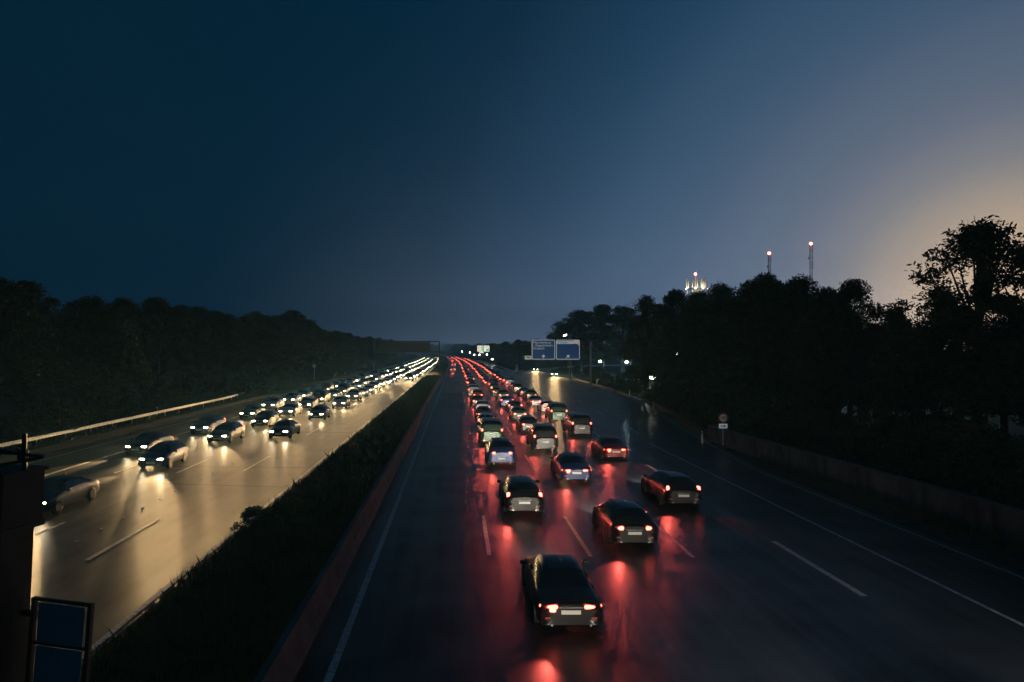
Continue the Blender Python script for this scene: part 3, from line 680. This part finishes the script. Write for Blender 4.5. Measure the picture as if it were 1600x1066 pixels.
for zz, rr_ in ((ztop - 7.6, 5.6), (ztop - 12.0, 5.2)):
    MB().tube((0, 0, zz - .35), (0, 0, zz), rr_ - .3, rr_, 24).build('platform', M['grey_steel'], tt)
    b = MB()
    for k in range(24):
        a0, a1 = R(15 * k), R(15 * (k + 1)); b.tube((rr_ * math.cos(a0), rr_ * math.sin(a0), zz + 1.1), (rr_ * math.cos(a1), rr_ * math.sin(a1), zz + 1.1), .05, n=4)
        b.tube((rr_ * math.cos(a0), rr_ * math.sin(a0), zz), (rr_ * math.cos(a0), rr_ * math.sin(a0), zz + 1.1), .05, n=4)
    b.build('railing', M['grey_steel'], tt)
M['antenna'] = ramp_mat('pale_antenna', (.85, .8, .66), .5)
for k, a in enumerate((186, 206, 232, 262, 290, 310, 330, 354, 40, 90, 140)):
    hh = (5.2, 4.2, 5.6, 4.4, 5.2, 6.2, 4.6, 5.4, 5, 5, 5)[k]; q = (5.45 * math.cos(R(a)), 5.45 * math.sin(R(a)))
    MB().box((0, 0, hh / 2), (.62, .4, hh), bev=.1).build('antenna', M['antenna'], tt, (q[0], q[1], ztop - 7.58), (0, 0, R(a + 90)))
    if k < 8 and k % 2 == 0: MB().box((0, 0, 1.6), (.5, .3, 3.0), bev=.08).build('antenna', M['antenna'], tt, (q[0] * .95, q[1] * .95, ztop - 12.0), (0, 0, R(a + 90)))
MB().tube((0, 0, ztop - 7.6), (0, 0, ztop + 1.0), .5, .25, 8).build('spire', M['antenna'], tt)
MB().tube((.7, 0, ztop - 1), (.7, 0, ztop + 3.6), .12, .06, 6).build('spire_tip', M['antenna'], tt)
bm = bmesh.new(); bmesh.ops.create_icosphere(bm, subdivisions=2, radius=.75); lm = bpy.data.meshes.new('beacon'); bm.to_mesh(lm); bm.free(); lm.materials.append(M['beacon'])
bc = link('beacon', lm, tt, (-.3, -.6, ztop + .6))
l = bpy.data.lights.new('beacon_light', 'POINT'); l.energy = 2500; l.color = (1, .3, .2); l.shadow_soft_size = .8; link('light_source', l, bc)
for a in (200, 250, 290, 340):
    q = (6.6 * math.cos(R(a)), 6.6 * math.sin(R(a)))
    fl = MB().box((0, 0, .2), (.4, .4, .4), bev=.08).build('flood_lamp', M['street'], tt, (q[0], q[1], ztop - 8.4))
    l = bpy.data.lights.new('flood_light', 'POINT'); l.energy = 900; l.color = (1, .85, .55); l.shadow_soft_size = .3; link('light_source', l, fl, (0, 0, .7))

# ------------------------------------------------------------------ foreground column with the framed panel
D = 8.0
lean = R(3.2)
cl = empty('bridge_column', (-5.30, D, 0), label='dark steel column with a wider head at the lower left corner of the picture', cat='column')
cl.rotation_euler = (0, 0, R(-14))
def leaned(z): return math.tan(lean) * (z - 6.2)
def lean_box(z0, z1, wd, dp, off=0.0, yo=0.0):
    b = MB(); x0, x1 = leaned(z0) + off, leaned(z1) + off
    b.add([(x0 - wd / 2, yo - dp / 2, z0), (x0 + wd / 2, yo - dp / 2, z0), (x0 + wd / 2, yo + dp / 2, z0), (x0 - wd / 2, yo + dp / 2, z0),
           (x1 - wd / 2, yo - dp / 2, z1), (x1 + wd / 2, yo - dp / 2, z1), (x1 + wd / 2, yo + dp / 2, z1), (x1 - wd / 2, yo + dp / 2, z1)],
          [(0, 3, 2, 1), (4, 5, 6, 7), (0, 1, 5, 4), (1, 2, 6, 5), (2, 3, 7, 6), (3, 0, 4, 7)]); return b
lean_box(0, 5.50, .44, .44, .02).build('shaft', M['dark_steel'], cl)
lean_box(5.56, 6.16, .56, .56, .02).build('head', M['dark_steel'], cl)
lean_box(5.50, 5.56, .60, .60, .02).build('flange', M['dark_steel'], cl)
lean_box(6.16, 6.20, .62, .62, .02).build('cap_plate', M['dark_steel'], cl)
lean_box(0, .06, .8, .8).build('base_plate', M['dark_steel'], cl)
for sx in (-.24, -.08, .08, .24):
    for zz in (5.50, 5.60): MB().tube((sx + leaned(zz) + .02, -.29, zz + .03), (sx + leaned(zz) + .02, -.335, zz + .03), .022, n=6).build('bolt', M['grey_steel'], cl)
for zz in (4.5, 3.4): MB().box((.36, .10, zz), (.42, .05, .07), bev=.008).build('side_bracket', M['dark_steel'], cl)
MB().tube((.16 + leaned(5.5), -.245, 5.5), (.16 + leaned(.2), -.245, .2), .018, n=6).build('cable', M['black'], cl)
br = empty('mast_bracket', (-5.03, D - .05, 6.18), label='small dark pole with crossed arms on top of the foreground column', cat='bracket')
MB().tube((0, 0, 0), (0, 0, .44), .028, n=8).build('pole', M['dark_steel'], br)
MB().box((-.02, 0, .2), (.10, .07, .12), bev=.01).build('clamp', M['dark_steel'], br)
MB().add([(-.55, -.03, .24), (.24, -.03, .165), (.24, .03, .165), (-.55, .03, .24), (-.55, -.03, .31), (.24, -.03, .18), (.24, .03, .18), (-.55, .03, .31)],
         [(0, 3, 2, 1), (4, 5, 6, 7), (0, 1, 5, 4), (1, 2, 6, 5), (2, 3, 7, 6), (3, 0, 4, 7)]).build('cross_arm', M['dark_steel'], br)
MB().tube((-.5, 0, .03), (.22, 0, .17), .02, n=6).build('brace', M['dark_steel'], br)
pn = empty('framed_panel', (-4.55, D - .1, 0), label='dark framed panel with stacked blue-grey sheets beside the foreground column', cat='panel')
pn.rotation_euler = (0, R(4.5), R(-6)); pn.location.z = 4.70
fw, cellh = .66, .47
for k in range(4):
    MB().box((0, -.012, -.05 - cellh / 2 - k * (cellh + .035)), (fw - .09, .015, cellh), bev=.004).build('sheet', M['alu'], pn)
    MB().box((0, 0, -.018 - k * (cellh + .035)), (fw, .05, .034), bev=.006).build('cross_bar', M['dark_steel'], pn)
for s_ in (-1, 1): MB().box((s_ * (fw / 2 + .02), 0, -2.335), (.05, .07, 4.67), bev=.008).build('upright', M['dark_steel'], pn)

# ------------------------------------------------------------------ vehicles
# stations: y, bottom z, shoulder z, roof z, half width, shoulder half width, roof half width
BODY = {
 'saloon': [(-2.34, .26, .80, .84, .80, .74, .54), (-2.26, .22, .90, .95, .88, .80, .60), (-1.72, .20, .94, 1.02, .90, .82, .66), (-.92, .18, .95, 1.40, .91, .83, .58), (-.2, .18, .94, 1.45, .91, .84, .60),
            (.42, .18, .93, 1.40, .91, .84, .58), (1.16, .20, .92, 1.0, .91, .82, .68), (1.72, .20, .85, .91, .90, .80, .62), (2.16, .22, .74, .79, .86, .74, .50), (2.32, .28, .60, .64, .72, .64, .42)],
 'hatchback': [(-2.02, .26, .88, .92, .82, .77, .58), (-1.96, .22, .95, 1.02, .88, .82, .66), (-1.82, .20, .97, 1.14, .90, .83, .66), (-1.42, .18, .97, 1.44, .91, .83, .57), (-.4, .18, .96, 1.50, .91, .84, .60),
            (.35, .18, .95, 1.45, .91, .84, .58), (1.08, .20, .94, 1.03, .91, .82, .68), (1.5, .20, .88, .94, .90, .80, .62), (1.9, .22, .76, .81, .86, .74, .50), (2.04, .28, .62, .66, .72, .64, .42)],
 'estate': [(-2.36, .26, .88, .92, .82, .77, .58), (-2.30, .22, .95, 1.02, .88, .82, .66), (-2.14, .20, .97, 1.14, .90, .83, .66), (-1.78, .18, .97, 1.43, .91, .83, .58), (-.5, .18, .95, 1.48, .91, .84, .61),
            (.42, .18, .94, 1.42, .91, .84, .58), (1.16, .20, .92, 1.0, .91, .82, .68), (1.72, .20, .85, .91, .90, .80, .62), (2.16, .22, .74, .79, .86, .74, .50), (2.32, .28, .60, .64, .72, .64, .42)],
 'van': [(-2.46, .28, 1.05, 1.10, .86, .84, .74), (-2.42, .26, 1.15, 1.25, .95, .92, .80), (-2.34, .24, 1.16, 1.60, .96, .93, .82), (-2.22, .24, 1.16, 1.90, .96, .93, .80), (-.6, .24, 1.15, 1.95, .96, .93, .82),
            (.75, .24, 1.13, 1.90, .96, .92, .78), (1.55, .24, 1.10, 1.20, .96, .90, .76), (1.9, .24, 1.02, 1.08, .95, .86, .66), (2.3, .26, .84, .89, .90, .80, .55), (2.44, .28, .66, .70, .78, .70, .48)],
}
BODY['suv'] = [(y * 1.10, zb + .10, zs * 1.17, zr * 1.15, wm * 1.04, ws * 1.04, wr * 1.06) for (y, zb, zs, zr, wm, ws, wr) in BODY['hatchback']]
def car_parts(kind, level):
    st = BODY[kind]; rows = []
    z0, z1 = min(q[1] for q in st), 0
    for (y, zb, zs, zr, wm, ws, wr) in st:
        half = [(0, zb), (wm * .93, zb), (wm, zb + .10 * (zs - zb)), (wm, zb + .74 * (zs - zb)), (ws, zs), (wr, zr - .035), (wr * .55, zr), (0, zr + .01)]
        ring = [(x, y, z) for x, z in half] + [(-x, y, z) for x, z in half[-2:0:-1]]; rows.append(ring)
    n = len(rows[0]); v = [p for r_ in rows for p in r_]; f = []; fm = []
    for j in range(len(rows) - 1):
        for i in range(n):
            k = (i + 1) % n; f.append((j * n + i, j * n + k, (j + 1) * n + k, (j + 1) * n + i))
            band = min(i, n - 1 - i)       # 0 bottom ... 6 roof centre
            m = 0
            if band == 4 and 2 <= j <= 5: m = 3
            if band in (5, 6) and j == 2: m = 2
            if band in (5, 6) and j == 5: m = 1
            if band == 0 or band == 1 and False: m = 4
            fm.append(m)
    f.append(tuple(range(n))); fm.append(0); f.append(tuple(reversed(range((len(rows) - 1) * n, len(rows) * n)))); fm.append(0)
    me = mesh_from('tmp', v, f, [M['trim']] * 5, fm)
    o = link('tmp', me); sb = o.modifiers.new('s', 'SUBSURF'); sb.levels = level; sb.render_levels = level
    dg = bpy.context.evaluated_depsgraph_get(); e = bpy.data.meshes.new_from_object(o.evaluated_get(dg))
    V = [tuple(p.co) for p in e.vertices]; P = [(tuple(p.vertices), p.material_index) for p in e.polygons]
    bpy.data.objects.remove(o); bpy.data.meshes.remove(e); bpy.data.meshes.remove(me)
    return V, P
def sub_mesh(name, V, P, ids, mat, push=0.0):
    fs_ = [p for p, m in P if m in ids]; use = sorted({i for f in fs_ for i in f}); mp = {u: k for k, u in enumerate(use)}
    me = mesh_from(name, [V[u] for u in use], [[mp[i] for i in f] for f in fs_], mat, smooth=True); return me
def wheel_meshes():
    t = MB(); n = 22
    prof_ = [(.20, -.10), (.30, -.105), (.325, -.07), (.325, .07), (.30, .105), (.20, .10)]
    v = []; 
    for k in range(n):
        a = 2 * math.pi * k / n
        for r, x in prof_: v.append((x, r * math.cos(a), r * math.sin(a)))
    m = len(prof_); f = [(k * m + i, k * m + i + 1, ((k + 1) % n) * m + i + 1, ((k + 1) % n) * m + i) for k in range(n) for i in range(m - 1)]
    tyre = mesh_from('tyre', v, f, M['tyre'], smooth=True)
    r = MB(); r.tube((-.07, 0, 0), (.07, 0, 0), .205, n=n)
    for k in range(5):
        a = 2 * math.pi * k / 5; r.box((.075, .10 * math.cos(a), .10 * math.sin(a)), (.012, .05, .05)); r.box((-.075, .10 * math.cos(a), .10 * math.sin(a)), (.012, .05, .05))
    return tyre, r.mesh('rim', M['rim'])
TYRE, RIM = wheel_meshes()
def spot(name, energy, col, size, blend, soft):
    l = bpy.data.lights.new(name, 'SPOT'); l.energy = energy; l.color = col; l.spot_size = R(size); l.spot_blend = blend; l.shadow_soft_size = soft; return l
L_HEAD = spot('headlight_beam', HEAD_W, (1.0, .64, .28), 34, .7, .08)
L_HEAD_FAR = spot('headlight_beam_far', HEAD_W * 9, (1.0, .64, .28), 34, .7, .12)
L_FRONT = spot('forward_beam', FRONT_W, (1.0, .88, .70), 52, .9, .1)
L_TAIL = spot('tail_light_glow', TAIL_W, (1.0, .12, .09), 44, .8, .06)
L_TAIL_FAR = spot('tail_light_glow_far', TAIL_W * 1.7, (1.0, .12, .09), 44, .6, .1)
def lamp_dir(o, v): o.rotation_euler = Vector(v).to_track_quat('-Z', 'Y').to_euler()
SHARED = {}
def car_spec(kind):
    st = BODY[kind]; back, front = st[0], st[-1]
    hz = lerp(front[0] - .2, [(s_[0], s_[2]) for s_ in st]) - .13
    tz = st[1][2] - .16
    return back[0], front[0], hz, tz
def make_car(kind, paint, near=True, oncoming=False, lights='both'):
    """nose towards +y; returns the root at the car's base"""
    key = (kind, 2)
    if key not in SHARED:
        V, P = car_parts(kind, 2)
        SHARED[key] = (V, P, sub_mesh('windscreen', V, P, {1}, M['glass']), sub_mesh('rear_window', V, P, {2}, M['glass']), sub_mesh('side_windows', V, P, {3}, M['glass']), sub_mesh('underbody', V, P, {4}, M['trim']))
    V, P, ws, rw, sw, ub = SHARED[key]
    bk = ('body', kind, paint)
    if bk not in SHARED: SHARED[bk] = sub_mesh('body', V, P, {0}, PAINT[paint])
    yb, yf, hz, tz = car_spec(kind); van = kind == 'van'; hw = .96 if van else .91
    root = empty('van' if van else 'car', (0, 0, 0))
    link('body', SHARED[bk], root); link('windscreen', ws, root); link('rear_window', rw, root); link('side_windows', sw, root); link('underbody', ub, root)
    if 'fit' not in SHARED:
        SHARED['head'] = MB().box((0, 0, 0), (.36, .12, .15), bev=.05).mesh('headlight', M['head'], True)
        SHARED['tail'] = MB().box((0, 0, 0), (.36, .30, .17), bev=.06).mesh('tail_light', M['tail'], True)
        SHARED['tailv'] = MB().box((0, 0, 0), (.15, .26, .50), bev=.05).mesh('tail_light', M['tail'], True)
        SHARED['taill'] = MB().box((0, 0, 0), (.50, .30, .11), bev=.05).box((.10, 0, -.08), (.20, .28, .14), bev=.05).mesh('tail_light', M['tail'], True)
        SHARED['plate'] = MB().box((0, 0, 0), (.52, .02, .11), bev=.006).mesh('number_plate', M['plate'])
        SHARED['bumper'] = MB().box((0, 0, 0), (1.62, .12, .16), bev=.05).mesh('bumper', M['trim'], True)
        SHARED['grille'] = MB().box((0, 0, 0), (.70, .05, .15), bev=.02).mesh('grille', M['trim'])
        SHARED['mirror'] = MB().box((0, 0, 0), (.20, .12, .13), bev=.04).mesh('mirror', M['trim'], True)
        SHARED['arch'] = MB().tube((-.02, 0, 0), (.02, 0, 0), .37, n=22).mesh('wheel_arch', M['trim'])
        SHARED['fit'] = 1
    for s_ in (-1, 1):
        hl = link('headlight', SHARED['head'], root, (s_ * .58, yf - .11, hz), (R(8), 0, -s_ * R(16)))
        tl = link('tail_light', SHARED['tailv' if kind in ('van', 'estate') else 'taill' if kind == 'saloon' else 'tail'], root, (s_ * (.78 if van else .72 if kind == 'estate' else .57), yb + .135, tz if not van else 1.0), (0, 0, s_ * R(6 if van else 16)))
        if lights in ('head',) :
            b = link('beam', L_HEAD, hl, (0, .12, 0)); lamp_dir(b, (-s_ * .02, 1, -.20))
        if lights in ('tail',):
            b = link('glow', L_TAIL, tl, (0, -.22, 0)); lamp_dir(b, (0, -1, -.12))
        link('mirror', SHARED['mirror'], root, (s_ * (hw + .06), (yf - 1.55 if not van else yf - 1.2), .98 if not van else 1.25))
        for yy in (yb + .86, yf - .86):
            link('wheel_arch', SHARED['arch'], root, (s_ * (hw - .012), yy, .345))
            wh = empty('wheel', (s_ * (hw - .085), yy, .325)); wh.parent = root
            link('tyre', TYRE, wh); link('rim', RIM, wh)
    if lights == 'tail':
        b = link('forward_beam', L_FRONT, root, (0, yf + .1, hz)); lamp_dir(b, (0, 1, -.20))
    link('number_plate', SHARED['plate'], root, (0, yb - .012, .60 if not van else .74))
    link('number_plate', SHARED['plate'], root, (0, yf + .012, .46))
    link('bumper', SHARED['bumper'], root, (0, yb + .07, .42)); link('bumper', SHARED['bumper'], root, (0, yf - .06, .40))
    if 'fit2' not in SHARED:
        SHARED['strip'] = MB().box((0, 0, 0), (.62, .03, .025), bev=.008).mesh('boot_trim', M['rim'])
        SHARED['pipe'] = MB().tube((0, -.05, 0), (0, .2, 0), .035, n=10).mesh('exhaust_pipe', M['rim'])
        SHARED['refl'] = MB().box((0, 0, 0), (.16, .02, .045), bev=.006).mesh('rear_reflector', M['red_plain'])
        SHARED['handle'] = MB().box((0, 0, 0), (.03, .17, .03), bev=.01).mesh('door_handle', M['trim'])
        SHARED['fin'] = MB().box((0, 0, .03), (.04, .16, .07), bev=.015).mesh('roof_antenna', M['trim'])
        SHARED['wiper'] = MB().box((0, 0, 0), (.42, .02, .018)).mesh('rear_wiper', M['trim'])
        SHARED['fit2'] = 1
    link('boot_trim', SHARED['strip'], root, (0, yb - .005, .72 if not van else .9))
    for s_ in (-1, 1):
        link('exhaust_pipe', SHARED['pipe'], root, (s_ * .52, yb, .27)); link('rear_reflector', SHARED['refl'], root, (s_ * .62, yb + .005, .44))
        for yy in (-.35, .55): link('door_handle', SHARED['handle'], root, (s_ * (hw - .005), yy, .80 if not van else 1.0))
    link('roof_antenna', SHARED['fin'], root, (0, -.55, max(q[3] for q in BODY[kind]) - .02))
    if kind in ('hatchback', 'estate', 'suv'): link('rear_wiper', SHARED['wiper'], root, (.1, lerp(0, [(0, yb)]) + .12, (1.02 if kind != 'suv' else 1.18)), (0, R(-8), 0))
    link('grille', SHARED['grille'], root, (0, yf - .03, hz - .04))
    return root
def far_car_mesh(kind, paint):
    k = ('far', kind, paint)
    if k in SHARED: return SHARED[k]
    V, P = SHARED[('raw1', kind)] if ('raw1', kind) in SHARED else SHARED.setdefault(('raw1', kind), car_parts(kind, 1))
    yb, yf, hz, tz = car_spec(kind); b = MB(); mats = [PAINT[paint], M['glass'], M['trim'], M['head'], M['tail'], M['tyre']]
    v = list(V); f = [p for p, m in P]; fm = [{0: 0, 1: 1, 2: 1, 3: 1, 4: 2}[m] for p, m in P]
    def addbox(c, d, mi, bev=.03):
        q = MB().box(c, d, bev=bev); n = len(v); v.extend(q.v); f.extend([tuple(i + n for i in g_) for g_ in q.f]); fm.extend([mi] * len(q.f))
    for s_ in (-1, 1):
        addbox((s_ * .58, yf - .10, hz), (.36, .12, .15), 3); addbox((s_ * .62, yb + .08, tz), (.38, .2, .18), 4)
        for yy in (yb + .86, yf - .86):
            q = MB().tube((s_ * .72, yy, .325), (s_ * .93, yy, .325), .325, n=12); n = len(v); v.extend(q.v); f.extend([tuple(i + n for i in g_) for g_ in q.f]); fm.extend([5] * len(q.f))
    SHARED[k] = mesh_from('far_car', v, f, mats, fm, True); return SHARED[k]
def make_lorry(paint, lights):
    r = empty('lorry', (0, 0, 0))
    MB().box((0, 4.0, 2.05), (2.4, 2.1, 2.7), bev=.18).build('cab', PAINT[paint], r)
    MB().box((0, 5.02, 2.45), (2.1, .12, 1.0), bev=.05).build('windscreen', M['glass'], r)
    MB().box((0, 5.05, 1.30), (1.6, .10, .7), bev=.04).build('grille', M['trim'], r)
    MB().box((0, 5.06, .62), (2.42, .22, .45), bev=.08).build('bumper', M['trim'], r)
    MB().box((0, -1.9, 2.55), (2.5, 9.4, 2.75), bev=.04).build('cargo_box', M['grey_steel'], r)
    MB().box((0, -1.6, 1.0), (1.0, 10.2, .26)).build('chassis', M['trim'], r)
    for s_ in (-1, 1):
        MB().box((s_ * .62, -6.615, 2.55), (1.16, .03, 2.55), bev=.01).build('rear_door', M['grey_steel'], r)
        hl = MB().box((0, 0, 0), (.36, .12, .22), bev=.05).build('headlight', M['head'], r, (s_ * .92, 5.14, .82))
        tl = MB().box((0, 0, 0), (.42, .1, .18), bev=.04).build('tail_light', M['tail'], r, (s_ * .95, -6.62, .95))
        MB().box((0, 0, 0), (.16, .06, .09), bev=.02).build('marker_lamp', M['amber'] if lights == 'head' else M['tail'], r, (s_ * 1.1, 5.06 if lights == 'head' else -6.62, 3.32 if lights == 'head' else 3.78))
        MB().box((0, 0, 0), (.14, .2, .5), bev=.04).build('mirror', M['trim'], r, (s_ * 1.36, 4.9, 2.4))
        if lights == 'head': b = link('beam', L_HEAD, hl, (0, .14, 0)); lamp_dir(b, (0, 1, -.07))
        else: b = link('glow', L_TAIL, tl, (0, -.1, 0)); lamp_dir(b, (0, -1, -.12))
        for yy in (3.9, -.2, -4.0, -5.3):
            wh = empty('wheel', (s_ * 1.1, yy, .5)); wh.parent = r; wh.scale = (1.4, 1.54, 1.54); link('tyre', TYRE, wh); link('rim', RIM, wh)
    MB().box((0, -6.6, .6), (2.3, .1, .16)).build('rear_bar', M['trim'], r)
    MB().box((0, -6.64, .80), (.52, .02, .12)).build('number_plate', M['plate'], r)
    return r
PROTO = {}
def proto(kind, paint, lights):
    k = (kind, paint, lights)
    if k not in PROTO:
        PROTO[k] = make_lorry(paint, lights) if kind == 'lorry' else make_car(kind, paint, lights=lights); return PROTO[k]
    return copy_tree(PROTO[k])
KN = {'saloon': 'saloon car', 'hatchback': 'hatchback', 'estate': 'estate car', 'van': 'van', 'suv': 'off-road car', 'lorry': 'box lorry'}
kinds = ['saloon', 'hatchback', 'estate', 'suv', 'hatchback', 'van', 'suv']; cols = ['silver', 'black', 'grey', 'white', 'dark blue', 'black', 'dark red', 'silver', 'dark green']
rv = random.Random(42)
def place(X, d, kind, paint, oncoming, label, group, detail, dx=0):
    detail = detail or kind == 'lorry'
    x = X + dx + bend(d); rz = head(d) + (math.pi if oncoming else 0)
    if detail:
        o = proto(kind, paint, 'head' if oncoming else 'tail')
    else:
        o = link('van' if kind == 'van' else 'car', far_car_mesh(kind, paint))
        yb, yf, hz, tz = car_spec(kind)
        if d < 250:
            if oncoming: b = link('beam', L_HEAD_FAR, o, (0, yf + .12, hz)); lamp_dir(b, (0, 1, -.16))
            else: b = link('glow', L_TAIL_FAR, o, (0, yb - .1, tz)); lamp_dir(b, (0, -1, -.1))
    o.location = (x, d, .013); o.rotation_euler = (0, 0, rz)
    return tag(o, label, 'lorry' if kind == 'lorry' else 'van' if kind == 'van' else 'car', group)
def lane(X, ds, oncoming, lname, jitter=.25, fixed={}):
    for i, d in enumerate(ds):
        kind, paint = fixed.get(i, (rv.choice(kinds), rv.choice(cols)))
        col = paint
        lb = '%s %s, %s from the camera in the %s' % (col, KN[kind], ordn(i), lname)
        place(X, d, kind, paint, oncoming, lb, 'oncoming traffic with headlights' if oncoming else 'outbound traffic with tail lamps', d < 130, rv.uniform(-jitter, jitter))
def run(a, b, s0, s1):
    o = []; d = a
    while d < b: o.append(d); d += rv.uniform(s0, s1) * (1 + max(0, d - 200) / 700)
    return o
lane(3.0, [20.5, 33.5, 46] + run(57, 640, 8.2, 10.5), False, 'second outbound lane', fixed={0: ('saloon', 'black'), 1: ('estate', 'black'), 2: ('suv', 'dark blue')})
lane(6.85, [28, 41, 53] + run(64, 640, 8.2, 10.5), False, 'third outbound lane', fixed={0: ('hatchback', 'black'), 1: ('saloon', 'dark blue'), 2: ('van', 'black')})
lane(10.8, [35, 49, 62] + run(74, 560, 8.5, 11), False, 'fourth outbound lane', fixed={0: ('estate', 'black'), 1: ('saloon', 'dark red'), 2: ('van', 'black')})
lane(-.9, [228] + run(300, 640, 30, 45), False, 'outbound lane beside the barrier')
lane(-19.1, [33, 45, 57, 68] + run(79, 640, 7.5, 9.5), True, 'middle oncoming lane', fixed={0: ('saloon', 'black'), 1: ('hatchback', 'dark blue'), 2: ('estate', 'black')})
lane(-22.9, [51, 63] + run(76, 640, 7.5, 10), True, 'far left oncoming lane', fixed={0: ('saloon', 'black'), 1: ('estate', 'dark blue')})
lane(-15.2, [60, 75, 90] + run(102, 640, 7.8, 10), True, 'second oncoming lane', fixed={0: ('saloon', 'black')})
lane(-11.2, run(165, 640, 8.5, 12), True, 'oncoming lane beside the median grass')
for x, d, kind, paint in ((3.1, 6.5, 'saloon', 'grey'), (6.9, 8.5, 'hatchback', 'black'), (10.7, 3.5, 'estate', 'dark blue'), (14.1, 9.0, 'saloon', 'black')):  # unseen cars, added so their forward beams light the near dashes
    place(x, d, kind, paint, False, '%s %s added out of view to light the road' % (paint, KN[kind]), 'outbound traffic with tail lamps', True)
for i, (x, d, rz) in enumerate(((27.8, 195, 0.04), (28.2, 243, .10))):
    kind, paint = (('hatchback', 'grey'), ('saloon', 'black'))[i]
    o = place(x, d, kind, paint, True, '%s %s with lit headlights coming down the right slip road, %s of the two' % (paint, KN[kind], ('nearer', 'farther')[i]), 'cars on the right slip road', False)
    o.rotation_euler = (0, 0, math.pi - rz)

# ------------------------------------------------------------------ night air
hz_ = MB().box((20, 850, 44), (760, 1760, 92)).build('haze', None)
hm = bpy.data.materials.new('night_haze'); hm.use_nodes = True; t = hm.node_tree; t.nodes.clear()
o_ = t.nodes.new('ShaderNodeOutputMaterial'); pv = t.nodes.new('ShaderNodeVolumePrincipled'); t.links.new(pv.outputs[0], o_.inputs['Volume'])
pv.inputs['Color'].default_value = (.24, .62, 1.0, 1); pv.inputs['Density'].default_value = .00045; pv.inputs['Anisotropy'].default_value = .25
hz_.data.materials.clear(); hz_.data.materials.append(hm)
tag(hz_, 'thin night haze over the motorway', 'haze', kind='stuff')
